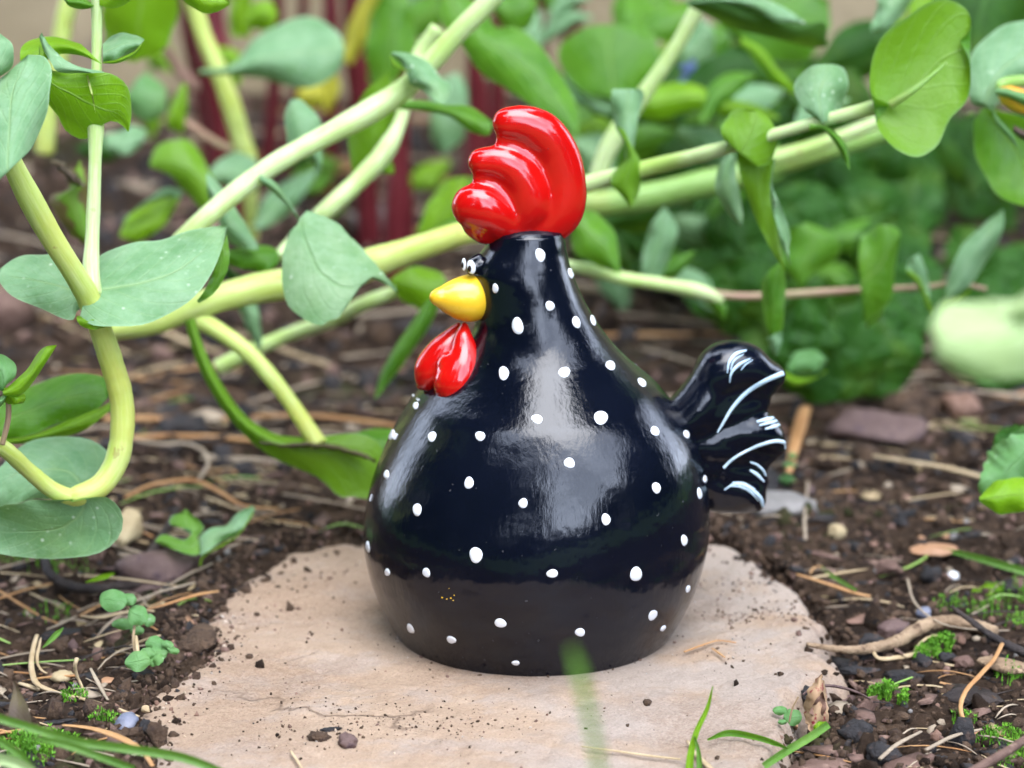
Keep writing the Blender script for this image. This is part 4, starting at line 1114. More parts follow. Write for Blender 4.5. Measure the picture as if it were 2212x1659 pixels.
P = plant('honeywort_plant', 'honeywort with a yellow drooping flower bud between large blue-green leaves at the right edge', 'plant', 2150, 620)
leaf(P, [(2135,230),(2100,225),(2092,170),(2105,110),(2150,62),(2215,45),(2270,40)], [(2140,240),(2180,200),(2230,180),(2290,150),(2290,60)], .80, 'leaf_glaucous', k=.6, cup=.008)
leaf(P, [(2120,235),(2104,260),(2108,330),(2130,390),(2170,430),(2230,450)], [(2140,235),(2200,250),(2280,300),(2290,400),(2232,450)], .815, 'leaf_green', k=.4, cup=-.006)
stem(P, [(2270,170,.79,12),(2210,175,.79,12),(2160,185,.785,10),(2155,200,.785,6)], 'stem_green')
leaf(P, [(2150,190),(2175,190),(2215,200),(2240,215)], [(2152,205),(2180,215),(2212,228),(2238,235)], .775, 'leaf_weed', k=0, name='sepal', nu=8)
vv_, ff_ = tube_geo([W(u, v, .78) for u, v in ((2158,195),(2175,205),(2195,215),(2215,224),(2235,232))], [M(r, W(2180,210,.78)) for r in (8,22,26,25,16)], 14)
mesh('flower', vv_, ff_, MAT['petal_yellow'], P)
leaf(P, [(2148,225),(2150,245),(2175,275),(2190,295),(2198,318)], [(2143,230),(2146,255),(2166,285),(2180,300),(2196,320)], .775, 'leaf_weed', k=0, name='sepal', nu=10)
leaf(P, [(2190,270),(2210,280),(2230,285)], [(2188,285),(2205,300),(2230,310)], .775, 'leaf_brown', k=0, name='sepal', nu=8)
stem(P, [(2090,250,.83,4),(2100,245,.82,4)], 'stem_green')
leaf(P, [(1900,-30),(1890,30),(1880,60)], [(1990,-30),(1960,20),(1920,60),(1885,75)], .86, 'leaf_glaucous', k=.4)
leaf(P, [(2020,-30),(2010,60),(2050,150),(2100,160)], [(2240,-30),(2220,60),(2160,110),(2110,150)], .92, 'leaf_dark', k=.3)

P = plant('honeywort_leaf', 'pale yellow-green rounded leaf far out of focus at the right edge', 'leaf', 2160, 1500)
leaf(P, [(2200,650),(2120,650),(2040,660),(2010,700),(2020,760)], [(2280,700),(2260,790),(2180,820),(2080,812),(2024,770)], .42, 'leaf_pale', k=.5, cup=.006)
leaf(P, [(2180,660),(2215,635),(2260,610)], [(2190,690),(2230,690),(2280,660)], .42, 'leaf_pale', k=.4)
stem(P, [(2230,740,.42,12),(2300,900,.42,12),(2340,1500,.41,12),(2350,1900,.41,12)], 'stem_pale')

# --- crinkled primrose rosettes, low and dark behind the hen at the right
def crinkled(parent, tipu, tipv, bu, bv, w, y, k=0.9, mat='leaf_crinkled'):
    rnd = random.Random(int(tipu + tipv*3))
    n = 26
    du, dv = tipu - bu, tipv - bv
    L_ = math.hypot(du, dv); du /= L_; dv /= L_
    A_, B_ = [], []
    for i in range(n):
        t0 = i/(n-1)
        ww = w/2 * (math.sin(math.pi*min(1, t0**0.8*0.93+0.03))**0.7 if t0 < 1 else 0) * (1 + .05*math.sin(t0*50) + rnd.uniform(-.03, .03))
        if i == n-1: ww = 1
        u, v = bu + du*L_*t0, bv + dv*L_*t0
        A_.append((u - dv*ww, v + du*ww)); B_.append((u + dv*ww, v - du*ww))
    return leaf(parent, A_, B_, y, mat, k=k, cup=.006, wave=.004, nu=60, nv=16)
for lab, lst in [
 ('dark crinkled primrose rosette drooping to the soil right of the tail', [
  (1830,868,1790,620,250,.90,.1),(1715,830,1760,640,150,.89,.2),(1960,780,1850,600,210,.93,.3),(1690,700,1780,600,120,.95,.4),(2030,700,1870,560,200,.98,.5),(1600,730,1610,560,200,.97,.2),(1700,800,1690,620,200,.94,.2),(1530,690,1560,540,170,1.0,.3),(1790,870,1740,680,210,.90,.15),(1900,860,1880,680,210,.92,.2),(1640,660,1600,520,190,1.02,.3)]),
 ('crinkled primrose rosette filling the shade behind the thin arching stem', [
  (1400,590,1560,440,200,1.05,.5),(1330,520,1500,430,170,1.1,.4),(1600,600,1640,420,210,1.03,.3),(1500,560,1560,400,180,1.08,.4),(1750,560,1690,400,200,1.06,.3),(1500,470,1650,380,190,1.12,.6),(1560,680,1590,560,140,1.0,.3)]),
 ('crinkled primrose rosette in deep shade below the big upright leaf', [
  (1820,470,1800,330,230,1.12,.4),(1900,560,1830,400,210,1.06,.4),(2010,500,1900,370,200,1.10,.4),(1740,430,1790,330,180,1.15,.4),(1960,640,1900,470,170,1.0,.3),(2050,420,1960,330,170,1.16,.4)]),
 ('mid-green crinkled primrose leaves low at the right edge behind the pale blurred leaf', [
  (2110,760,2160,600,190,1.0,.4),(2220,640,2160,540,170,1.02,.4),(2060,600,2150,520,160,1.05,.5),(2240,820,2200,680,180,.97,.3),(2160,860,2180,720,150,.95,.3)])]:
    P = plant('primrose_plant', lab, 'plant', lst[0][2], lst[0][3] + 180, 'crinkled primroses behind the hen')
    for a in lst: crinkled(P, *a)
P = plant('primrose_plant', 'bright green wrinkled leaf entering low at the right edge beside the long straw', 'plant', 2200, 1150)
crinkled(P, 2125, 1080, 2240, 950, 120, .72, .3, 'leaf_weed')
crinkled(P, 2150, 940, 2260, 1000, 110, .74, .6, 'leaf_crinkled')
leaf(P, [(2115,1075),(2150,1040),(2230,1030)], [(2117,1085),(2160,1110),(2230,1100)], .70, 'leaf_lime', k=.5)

P = plant('seedling', 'small bright seedling pair of leaves just right of the upper tail lobe', 'seedling', 1750, 860)
leaf(P, [(1700,790),(1720,760),(1760,755),(1785,775)], [(1702,800),(1740,810),(1770,800),(1787,780)], .86, 'leaf_weed', k=.8)
leaf(P, [(1690,800),(1720,815),(1770,812),(1785,800)], [(1690,815),(1710,832),(1750,825),(1787,803)], .85, 'leaf_lime', k=.4)
P = plant('seedling', 'tiny round-leaved seedling on bare soil right of the lowest tail lobe', 'seedling', 1705, 1050)
for u, v, r in ((1706,1005,15),(1700,1035,18),(1712,985,10)):
    leaf(P, [(u-r,v),(u,v-r*.8),(u+r,v)], [(u-r,v+2),(u,v+r*.8),(u+r,v+2)], .82, 'leaf_weed', k=.8, nu=10, nv=6)

P = plant('broadleaf_plant', 'thick mass of mid-green leaves behind the arching stem, just right of the comb', 'plant', 1400, 560)
rnd = random.Random(77)
for q in range(34):
    u = rnd.uniform(1240, 1800); v = rnd.uniform(250, 600); L_ = rnd.uniform(90, 190); a_ = rnd.uniform(-.9, 1.3) + (math.pi if rnd.random() < .35 else 0)
    w_ = L_*rnd.uniform(.32, .55)
    rib(P, [(u, v), (u + L_*.5*math.cos(a_), v + L_*.5*math.sin(a_) - 8), (u + L_*math.cos(a_+.2), v + L_*math.sin(a_+.2))], [w_*.25, w_, w_*.08], rnd.uniform(.93, 1.12),
        rnd.choice(['leaf_green', 'leaf_dark', 'leaf_dark', 'leaf_glaucous', 'leaf_green']), k=rnd.uniform(0, .9), nu=14, nv=6)
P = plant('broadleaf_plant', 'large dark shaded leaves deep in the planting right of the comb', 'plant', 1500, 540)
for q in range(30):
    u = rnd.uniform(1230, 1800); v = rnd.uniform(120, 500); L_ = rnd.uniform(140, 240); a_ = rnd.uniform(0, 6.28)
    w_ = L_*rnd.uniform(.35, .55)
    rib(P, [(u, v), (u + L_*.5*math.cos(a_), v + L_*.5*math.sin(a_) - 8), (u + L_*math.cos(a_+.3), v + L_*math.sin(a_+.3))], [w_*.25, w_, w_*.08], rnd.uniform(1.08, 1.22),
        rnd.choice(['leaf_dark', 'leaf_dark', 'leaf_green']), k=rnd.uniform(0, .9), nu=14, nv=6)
P = plant('broadleaf_plant', 'leafy stems filling the top edge between the comb and the far corner', 'plant', 1700, 420)
for q in range(30):
    u = rnd.uniform(1080, 1760) if q < 22 else rnd.uniform(1950, 2200); v = rnd.uniform(-40, 200); L_ = rnd.uniform(90, 190); a_ = rnd.uniform(0, 6.28)
    w_ = L_*rnd.uniform(.35, .6)
    rib(P, [(u, v), (u + L_*.5*math.cos(a_), v + L_*.5*math.sin(a_) - 8), (u + L_*math.cos(a_+.2), v + L_*math.sin(a_+.2))], [w_*.25, w_, w_*.08], rnd.uniform(1.05, 1.25),
        rnd.choice(['leaf_green', 'leaf_dark', 'leaf_lime', 'leaf_glaucous', 'leaf_green']), k=rnd.uniform(0, .9), nu=14, nv=6)
P = plant('broadleaf_plant', 'scattered small green leaves in front of the crimson stalks at the upper left', 'plant', 600, 400)
for q in range(20):
    u = rnd.uniform(250, 1000); v = rnd.uniform(-20, 420); L_ = rnd.uniform(60, 120); a_ = rnd.uniform(0, 6.28)
    w_ = L_*rnd.uniform(.35, .6)
    rib(P, [(u, v), (u + L_*.5*math.cos(a_), v + L_*.5*math.sin(a_) - 8), (u + L_*math.cos(a_+.2), v + L_*math.sin(a_+.2))], [w_*.25, w_, w_*.08], rnd.uniform(1.1, 1.3),
        rnd.choice(['leaf_green', 'leaf_dark', 'leaf_lime', 'leaf_glaucous', 'leaf_green']), k=rnd.uniform(0, .9), nu=14, nv=6)

# --- crimson chard stems against the wall
for lab, us in [('crimson chard stalks left of the diagonal stem, nearest the big blurred leaf', [(430,480,18,1.25),(455,500,34,1.22),(400,470,14,1.3)]),
                ('pair of dark crimson chard stalks rising past the yellow leaves', [(600,560,16,1.3),(655,600,13,1.35)]),
                ('tall crimson chard stalk leaning left above the worn leaf', [(760,800,24,1.2),(715,700,18,1.28)]),
                ('crimson chard stalks just left of the comb', [(862,850,22,1.12),(840,880,16,1.2)]),
                ('dark crimson chard stalks directly behind the top of the comb', [(1030,1020,26,1.25),(1075,1060,18,1.3)]),
                ('crimson chard stalks right above the comb', [(1235,1225,28,1.3),(1160,1180,20,1.32)])]:
    P = plant('chard_plant', lab, 'plant', us[0][1], 470, 'crimson chard along the wall')
    for tu, bu, r, y in us:
        vb = 829.5 + FOC*math.tan(math.atan((CAM_H + .0) / y) - PITCH)
        stem(P, [(bu, vb+5, y, r*1.15), ((tu+bu)/2 + 6, vb*.55, y, r), (tu, 30, y, r*.85), (tu - 8, -150, y, r*.7)], 'stem_crimson')
        rib(P, [(tu-5,-120),(tu-30,-260),(tu-10,-420)], [20,190,30], y, 'leaf_dark', k=.2)
P = plant('chard_plant', 'pinkish red bent chard stalk beside the yellow-green stem', 'plant', 400, 330)
stem(P, [(352,100,1.1,10),(385,150,1.1,11),(418,188,1.1,13),(425,200,1.1,9)], 'red_stone')
P = plant('honeywort_flower', 'blurred blue-violet flower tucked among the leaves beside the slanted pale stem', 'flower', 1500, 500)
for i in range(5):
    a = i*1.256
    rib(P, [(1490,160),(1490+16*math.cos(a),160+22*math.sin(a)),(1490+24*math.cos(a),160+34*math.sin(a))], [6,20,6], 1.03, 'petal_blue', k=.2, nu=6, nv=4, name='petal')

# --- undergrowth mass that closes the gaps at the right and top
rnd = random.Random(21)
V, F, UVs = [], [], []
def add_leaf(u, v, y, L_, ang, w, k):
    n = 7
    b = len(V)
    for i in range(n):
        t0 = i/(n-1); ww = w*math.sin(math.pi*(t0*.92+.04))**.8
        cu, cv2 = u + math.cos(ang)*L_*t0, v + math.sin(ang)*L_*t0
        for s in (-1, 0, 1):
            uu, v2 = cu - math.sin(ang)*ww*s/2, cv2 + math.cos(ang)*ww*s/2
            V.append(W(uu, v2, y + (v - v2)*y/FOC*k + .004*abs(s) + .01*t0*t0)); UVs.append((t0, (s+1)/2))
    for i in range(n-1):
        for s in range(2):
            F.append((b+i*3+s, b+i*3+s+1, b+i*3+3+s+1, b+i*3+3+s))
for _ in range(330):
    u = rnd.uniform(1230, 2260); v = rnd.uniform(180, 640)
    y = rnd.uniform(1.08, 1.5)
    vg = 829.5 + FOC*math.tan(math.atan(CAM_H/y) - PITCH)
    if v > vg: v = vg - rnd.uniform(0, 80)
    if u > 1700 and v < 250 and rnd.random() < .95: continue
    add_leaf(u, v, y, rnd.uniform(60, 150), rnd.uniform(0, 6.28), rnd.uniform(30, 80), rnd.uniform(0, .8))
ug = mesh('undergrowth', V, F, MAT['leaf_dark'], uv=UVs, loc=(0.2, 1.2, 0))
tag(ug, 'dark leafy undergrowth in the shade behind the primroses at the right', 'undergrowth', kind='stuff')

# ------------------------------------------------------------------ litter on the soil and on the slab
def onG(u, v, h=0.0):
    z = 0.0
    for _ in range(6):
        p = G(u, v, z)
        z = float(ground_z(np.array(p.x), np.array(p.y))) + h
    return Vector((p.x, p.y, z))

def ico(sub):
    bm = bmesh.new(); bmesh.ops.create_icosphere(bm, subdivisions=sub, radius=1)
    v = np.array([tuple(q.co) for q in bm.verts]); f = [tuple(x.index for x in p.verts) for p in bm.faces]
    bm.free(); return v, f
ICO1, ICO1F = ico(1); ICO2, ICO2F = ico(2); ICO3, ICO3F = ico(3)
def lumpify(v, seed, amt=0.35, sharp=False):
    r = np.random.RandomState(seed)
    out = v.copy()
    if sharp:                                   # flat broken facets
        for _ in range(7):
            n = r.normal(size=3); n /= np.linalg.norm(n)
            d = r.uniform(.45, .85)
            s = out @ n
            out = out - np.outer(np.maximum(0, s - d), n)
    for k_ in range(5):
        n = r.normal(size=3) * (1.2 + k_*1.1)
        out = out * (1 + amt/(1.4+k_*.9) * np.sin(v @ n + r.uniform(0, 6)))[:, None] if not sharp or k_ > 2 else out
    return out
VAR = [lumpify(ICO1, s, .4, s % 3 == 0) * (1 + .13*np.random.RandomState(s).normal(size=(len(ICO1), 1))) for s in range(24)]

def rotm(r):
    q = r.normal(size=4); q /= np.linalg.norm(q); w, x, y, z = q
    return np.array([[1-2*(y*y+z*z), 2*(x*y-z*w), 2*(x*z+y*w)], [2*(x*y+z*w), 1-2*(x*x+z*z), 2*(y*z-x*w)], [2*(x*z-y*w), 2*(y*z+x*w), 1-2*(x*x+y*y)]])

def scatter(name, label, xs, ys, sizes, mats, weights, seed, flat=(0.5, 1.0), sink=0.25, stretch=(1, 1.5)):
    r = np.random.RandomState(seed)
    zs = ground_z(xs, ys)
    nv = len(ICO1)
    Vs, Fs, Mi = [], [], []
    fa = np.array(ICO1F)
    mi = r.choice(len(mats), size=len(xs), p=np.array(weights)/sum(weights))
    for i in range(len(xs)):
        sc_ = np.array([sizes[i]*r.uniform(*stretch), sizes[i], sizes[i]*r.uniform(*flat)])
        Rz = rotm(r)
        if flat[1] < 0.5:                       # flakes lie nearly level
            a = r.uniform(0, 6.28); tl = r.normal(0, .3)
            Rz = np.array([[math.cos(a), -math.sin(a), 0], [math.sin(a), math.cos(a), tl], [0, -tl, 1]])
        v = (VAR[r.randint(24)] * sc_) @ Rz.T
        Vs.append(v + [xs[i], ys[i], zs[i] + sizes[i]*(.5 - sink)*(flat[0]+flat[1])/2])
        Fs.append(fa + i*nv); Mi.append(np.full(len(fa), mi[i]))
    V = np.concatenate(Vs); F = np.concatenate(Fs).tolist()
    o = mesh(name, V, F, None, smooth=True, loc=(0, 0.8, 0))
    for m in mats: o.data.materials.append(MAT[m])
    o.data.polygons.foreach_set('material_index', np.concatenate(Mi).astype(int))
    tag(o, label, name.replace('_', ' '), kind='stuff')
    return o

rs = np.random.RandomState(4)
def spread(n, y0, y1, kx, inside=None):
    y = y0 + (y1-y0)*rs.rand(n); x = (rs.rand(n)*2-1)*(kx*y + .015)
    d = slab_dist(x, y)
    k_ = d < 0.004 if inside is None else inside(d)
    return x[k_], y[k_]
x, y = spread(15000, .50, .86, .225)
scatter('soil_crumbs', 'brown crumbs of earth all over the bed around the slab', x, y, 0.0004 + 0.0016*rs.rand(len(x))**2.8,
        ['clod', 'soil', 'charcoal', 'red_stone', 'bark', 'straw_grey', 'grey_stone'], [6, 6, 1.2, .25, .9, .2, .1], 1)
x, y = spread(420, .50, .86, .225)
scatter('soil_lumps', 'larger lumps of earth around the slab', x, y, 0.0018 + 0.0028*rs.rand(len(x))**2,
        ['clod', 'soil', 'charcoal', 'bark', 'purple_stone'], [5, 5, 1.5, 1.2, .5], 2)
x, y = spread(4500, .84, 1.60, .225)
scatter('soil_crumbs', 'crumbs of earth and dead bits under the plants', x, y, 0.0012 + 0.005*rs.rand(len(x))**2.4,
        ['clod', 'soil', 'charcoal', 'bark', 'straw_grey'], [4, 5, 3, 1.4, .4], 3)
x, y = spread(1500, .50, 1.1, .225)
scatter('bark_flakes', 'thin flakes of bark and leaf mould on the soil', x, y, (0.0014 + 0.0028*rs.rand(len(x))**2),
        ['bark', 'charcoal', 'straw_grey', 'orange_chip', 'leaf_dry', 'purple_stone'], [4, 4, 1.0, .4, .8, .6], 4, flat=(.12, .25), sink=.1, stretch=(1, 2.6))
# grit on the slab: strewn thinly and in drifts
cl = [(440,1395,42,22,500,.0009),(470,1330,25,12,60,.0009),(1630,1325,70,16,420,.0005),(1600,1265,80,22,300,.0005),(640,1600,110,30,130,.0006),(860,1560,150,26,500,.0004),(700,1520,200,40,160,.00045),
      (560,1330,90,50,150,.0006),(1010,1590,160,40,140,.0005),(1560,1410,60,22,90,.0006),(620,1240,120,36,260,.0006),(1100,1520,500,90,200,.0003),(1450,1500,260,90,60,.0003),(720,1450,260,120,260,.0004),(350,1500,50,50,200,.0008),(1700,1230,50,18,200,.0008)]
gx_, gy_, gs_ = [], [], []
for u, v, su, sv, n, s in cl:
    for _ in range(int(n*.6)):
        p = G(u + rs.normal()*su, v + rs.normal()*sv*.8)
        gx_.append(p.x); gy_.append(p.y); gs_.append(s*.6*(.35 + 1.3*rs.rand()**2.5))
for _ in range(170):
    an_ = rs.uniform(math.pi*1.02, math.pi*1.98); q_ = rs.uniform(.0352, .0372) + rs.exponential(.0022)
    gx_.append(HX + math.cos(an_)*q_*1.02 - .0008); gy_.append(HY + math.sin(an_)*q_); gs_.append(.0001 + .0005*rs.rand()**3)
gx_, gy_, gs_ = map(np.array, (gx_, gy_, gs_))
k_ = (slab_dist(gx_, gy_) > 0.0005) & (np.hypot(gx_-HX, gy_-HY) > .0345)
scatter('grit', 'fine dark grit and crumbs strewn over the sandstone slab', gx_[k_], gy_[k_], gs_[k_], ['clod', 'soil', 'charcoal', 'sandstone', 'bark', 'red_stone'], [5, 3, .5, 1.5, 2.5, 1], 5, sink=.1)

# short dead stalks as a mass
def stalks(name, label, n, y0, y1, mats, weights, seed, lmin, lmax, rad, ux=None):
    r = random.Random(seed); V, F, Mi = [], [], []
    for _ in range(n):
        yy_ = r.uniform(y0, y1); xx_ = r.uniform(-1, 1)*(.225*yy_ + .01)
        if ux and not ux(xx_, yy_): continue
        a = r.uniform(-.9, .9) + (math.pi if r.random() < .5 else 0); L_ = r.uniform(lmin, lmax)*(yy_/.6)
        cv_ = r.gauss(0, .28); lift = r.uniform(0, .004)*(yy_/.6)
        pts = []
        for i in range(6):
            t0 = i/5 - .5
            px, py = xx_ + math.cos(a + cv_*t0)*L_*t0, yy_ + math.sin(a + cv_*t0)*L_*t0
            pts.append((px, py))
        arr = np.array(pts)
        if (slab_dist(arr[:, 0], arr[:, 1]) > .006).any(): continue
        z = ground_z(arr[:, 0], arr[:, 1])
        z = np.linspace(z[0], z[-1], 6) + max(0, (z.mean() - (z[0]+z[-1])/2)) + rad*.6 + .5*lift*np.sin(np.linspace(0, 3.14, 6))
        P_ = np.column_stack([arr, z])
        rr = rad*r.uniform(.5, 1.3)*(yy_/.6)
        v, f = tube_geo(P_, np.full(6, rr)*np.array([.5, 1, 1, 1, .9, .4]), 5, r.uniform(.35, 1))
        b = len(V); V += v; F += [tuple(b+q for q in ff) for ff in f]
        Mi += [r.choices(range(len(mats)), weights)[0]]*len(f)
    o = mesh(name, V, F, None, loc=(0, .8, 0))
    for m in mats: o.data.materials.append(MAT[m])
    o.data.polygons.foreach_set('material_index', np.array(Mi, dtype=int))
    tag(o, label, name.replace('_', ' '), kind='stuff')
# earth spilling over the slab's left and rear margins
bi_ = rs.randint(len(SLAB), size=5200)
off_ = rs.exponential(.0042, size=5200) - .004
cxy = SLAB.mean(0)
bp = SLAB[bi_] + rs.normal(0, .0016, (5200, 2))
dirn = (cxy - bp) / np.linalg.norm(cxy - bp, axis=1)[:, None]
bp = bp + dirn*off_[:, None]
keep_ = ((bp[:, 0] < -.02) | (bp[:, 1] > .72) | (rs.rand(5200) < .25))
bp = bp[keep_]
scatter('soil_crumbs', 'earth crumbs spilling over the margin of the slab', bp[:, 0], bp[:, 1], .0004 + .0013*rs.rand(len(bp))**2.2, ['clod', 'soil', 'bark', 'charcoal'], [5, 5, 1, .5], 9, sink=.2)
stalks('straw_litter', 'short bits of straw and dead stalk among the soil crumbs', 520, .50, .95, ['straw', 'straw_grey', 'orange_straw', 'dark_wood', 'stem_green'], [3, 4, 1.5, 3, .5], 5, .006, .024, .00038)
stalks('straw_litter', 'longer blurred dead stalks on the soil beneath the honeywort', 300, .85, 1.55, ['straw', 'straw_grey', 'orange_straw', 'dark_wood'], [1.2, 3, 1, 5], 6, .02, .06, .0007)
stalks('straw_litter', 'tangle of dry roots and straw at the left of the slab', 260, .60, .86, ['straw', 'straw_grey', 'orange_straw', 'stem_green'], [3, 4, 2.2, .8], 7, .012, .04, .0004, lambda a, b: a < -.035)

def straw(name, label, cat, pts, r, mat='straw', h=0.0006, flat=.6, hs=None, n=7, group=None, rough=0.12):
    """a stalk lying on whatever is below each of its points"""
    C = catmull([(a[0], a[1], (hs[i] if hs else h)) for i, a in enumerate(pts)], max(10, 6*len(pts)))
    P = [onG(c[0], c[1], c[2]) for c in C]
    Q0 = catmull([tuple(G(a[0], a[1])) for a in pts], len(P)); m_ = max(2, len(P)//3)
    dz_ = np.array([p.z for p in P])
    zs_ = np.convolve(np.pad(dz_, m_, 'edge'), np.ones(2*m_+1)/(2*m_+1), 'valid') + 0.0007
    P = [G(c[0], c[1], z) for c, z in zip(C, zs_)]
    rr = catmull([(0, 0, q) for q in (r if isinstance(r, (list, tuple)) else [r]*2)], len(P))[:, 2]
    rad = [max(.3, q)*depth(p)/FOC for q, p in zip(rr, P)]
    Pm = np.array([tuple(p) for p in P])
    v, f = tube_geo(Pm, rad, n, flat, rough=rough)
    base = Pm[0]
    o = mesh(name, v, f, MAT[mat], loc=tuple(base))
    return tag(o, label, cat, group)

straw('straw', 'long bent straw curving from the soil down to the slab\'s lower left corner', 'straw', [(80,1372),(72,1400),(68,1440),(78,1475),(110,1492),(180,1510),(250,1530),(300,1548)], [5,7,7,6,6,6,4], hs=[.009,.006,.003,.001,.001,.001,.001,.001])
straw('straw', 'forked end of dry straw standing at the bend of the long bent one', 'straw', [(88,1378),(84,1400),(80,1420),(84,1440),(96,1452),(102,1454)], [2,4,4,3,3,2], hs=[.007,.006,.004,.002,.001,.001])
straw('straw', 'orange-brown straw slanting down from the left edge', 'straw', [(-15,1268),(20,1290),(60,1315),(95,1335),(124,1346)], [3,4,3,3,3], 'orange_straw')
straw('straw', 'light straw lying under the scalloped seedling', 'straw', [(100,1360),(130,1348),(166,1330)], [2,4,2], 'straw_grey', h=.002)
straw('straw', 'flat pale straw splinter passing beneath the upper seedling leaves', 'straw', [(175,1331),(215,1334),(250,1328),(300,1318),(333,1320)], [3,6,6,5,3], h=.004)
straw('straw', 'amber straw running from the purple clod to the slab', 'straw', [(318,1316),(350,1308),(395,1294),(430,1284),(472,1277)], [2,4,5,6,3], 'orange_straw', h=.003)
straw('straw', 'short whitish dead shoot with a knobbed top left of the slab', 'straw', [(166,1422),(162,1440),(167,1462),(177,1483),(182,1498)], [5,5,5,5,3], 'straw', hs=[.010,.008,.004,.001,.001])
straw('straw', 'thin greenish straw leaning beside the short whitish shoot', 'straw', [(196,1444),(208,1468),(220,1490),(233,1512)], [3,5,5,3], 'straw_grey', hs=[.005,.004,.002,.001])
straw('straw', 'small pale splinter near the left edge above the grass blades', 'straw', [(42,1476),(62,1482),(84,1490)], [5,7,6])
straw('straw', 'brown withered blade behind the crossing grass blades', 'dry leaf', [(135,1566),(190,1572),(240,1586),(280,1604),(310,1625),(330,1655)], [5,9,11,11,10,5], 'orange_straw', h=.005, flat=.3)
straw('straw', 'pale straw sliver crossing the slab\'s lower left edge', 'straw', [(628,1622),(640,1640),(665,1680)], 3)
straw('straw', 'thin tan straw lying along the front of the slab', 'straw', [(1255,1612),(1330,1622),(1400,1632),(1470,1640)], [2,4,4,3])
straw('straw', 'split pale straw at the foot of the upright grass on the slab', 'straw', [(1485,1600),(1500,1625),(1530,1655),(1560,1680)], [3,6,7,5])
straw('straw', 'tiny brown straw piece on the grey part of the slab', 'straw', [(1538,1400),(1552,1410),(1566,1420)], [2,3,2], 'orange_straw')
straw('straw', 'bent straw fragment on the slab right of the hen', 'straw', [(1478,1408),(1510,1396),(1550,1384),(1590,1388)], [3,3,3,2], 'orange_straw')
straw('stalk', 'long blurred pale stalk on the soil near the right edge', 'stalk', [(1885,985),(1950,995),(2040,1010),(2150,1038)], [5,7,8,7], 'straw', h=.004)
straw('stalk', 'pinkish stalk lying across the soil above the slab\'s right end', 'stalk', [(1720,1240),(1790,1262),(1850,1282),(1880,1288)], [3,5,6,4], 'orange_straw', h=.003)
straw('stalk', 'upright thin dead stalk right of the lowest tail lobe', 'stalk', [(1740,1165),(1738,1120),(1742,1080),(1745,1040)], [4,4,3,3], 'straw_grey', h=.003)
straw('stalk', 'arched thin brown root over the soil at the far right', 'root', [(1960,1250),(1975,1300),(2030,1345),(2110,1360),(2180,1362)], [3,3,3,3,2], 'straw_grey', hs=[.001,.004,.005,.004,.001])
straw('stalk', 'broad brown dead leaf stalk behind the tail', 'stalk', [(1740,880),(1728,920),(1715,970),(1705,1020)], [14,16,16,8], 'orange_straw', h=.008, flat=.4)
straw('stalk', 'long horizontal reddish dead stalk on the soil beneath the middle stems', 'stalk', [(490,905),(600,898),(700,900),(800,912),(880,925)], [6,7,7,8,7], 'orange_straw', h=.004)
straw('stalk', 'pale pink dead stalk left of the middle stems', 'stalk', [(290,690),(350,715),(420,745),(470,760)], [6,8,9,6], 'straw', h=.006)
straw('stalk', 'curling tan stalk on the dark soil below the big leaf', 'stalk', [(290,950),(350,960),(400,958),(440,975),(450,1000),(430,1035)], [5,6,6,6,5,4], 'straw_grey', h=.006)
straw('stalk', 'kinked orange dead stalk near the middle of the bed', 'stalk', [(270,1075),(320,1050),(370,1040),(420,1038),(470,1060),(520,1090),(600,1100)], [4,6,7,7,6,5,4], 'orange_straw', h=.004)
straw('twig', 'long pale knotted twig lying from the slab to the right edge', 'twig', [(1742,1392),(1775,1397),(1810,1402),(1850,1404),(1895,1398),(1940,1385),(1985,1358),(2030,1345),(2080,1348),(2130,1358),(2150,1365)], [5,7,12,13,13,14,15,16,16,15,12], 'twig_wood', h=.0035, flat=1, n=12, rough=.3)
straw('twig', 'dark split twig crossing the pale twig at the right edge', 'twig', [(2055,1310),(2090,1335),(2130,1365),(2180,1395),(2240,1420)], [4,9,11,12,10], 'dark_wood', hs=[.010,.009,.007,.005,.003], flat=.8, rough=.3)
straw('twig', 'thin rusty twig bending down from the dark split one', 'twig', [(2165,1390),(2150,1420),(2120,1455),(2085,1495),(2075,1530),(2090,1575)], [5,6,6,6,5,5], 'orange_straw', hs=[.006,.009,.008,.006,.004,.001], rough=.2)
straw('twig', 'black crooked twig rising out of the soil at the left', 'twig', [(110,1172),(100,1205),(105,1235),(140,1262),(190,1272),(250,1268),(300,1262)], [8,9,12,12,10,10,8], 'dark_wood', hs=[.016,.010,.005,.003,.002,.002,.002], flat=1, n=9, rough=.3)
straw('twig', 'brown twig leaning between the pale pebble and the fallen leaf', 'twig', [(310,1215),(335,1180),(360,1140),(385,1095)], [8,9,8,6], 'dark_wood', h=.004, flat=1, rough=.25)
straw('twig', 'curved strip of dry stem beneath the pale knotted twig', 'twig', [(1888,1375),(1885,1400),(1895,1420),(1940,1420),(2010,1405)], [3,4,5,6,4], 'straw', hs=[.006,.004,.001,.001,.001], flat=.5)
straw('root', 'thin mauve seedling stalk arching over the slab\'s cracked edge', 'root', [(1735,1500),(1755,1485),(1800,1482),(1850,1495),(1880,1510)], [2.5,3,3,3.5,2], 'purple_stone', hs=[.002,.006,.009,.005,.001], flat=1, n=6)
for a, lab in (((2000,1620,2060,1590,2120,1575), 'blurred dark root low in the right corner'), ((1900,1640,1935,1610,1990,1580), 'loop of tan root low near the right corner')):
    straw('root', lab, 'root', [(a[0],a[1]),(a[2],a[3]),(a[4],a[5])], [5,6,4], 'straw_grey', h=.003)
straw('root', 'thick blurred brown root crossing the bottom right corner', 'root', [(2060,1690),(2120,1655),(2180,1620),(2240,1580)], [10,11,11,9], 'bark', h=.012, flat=1)

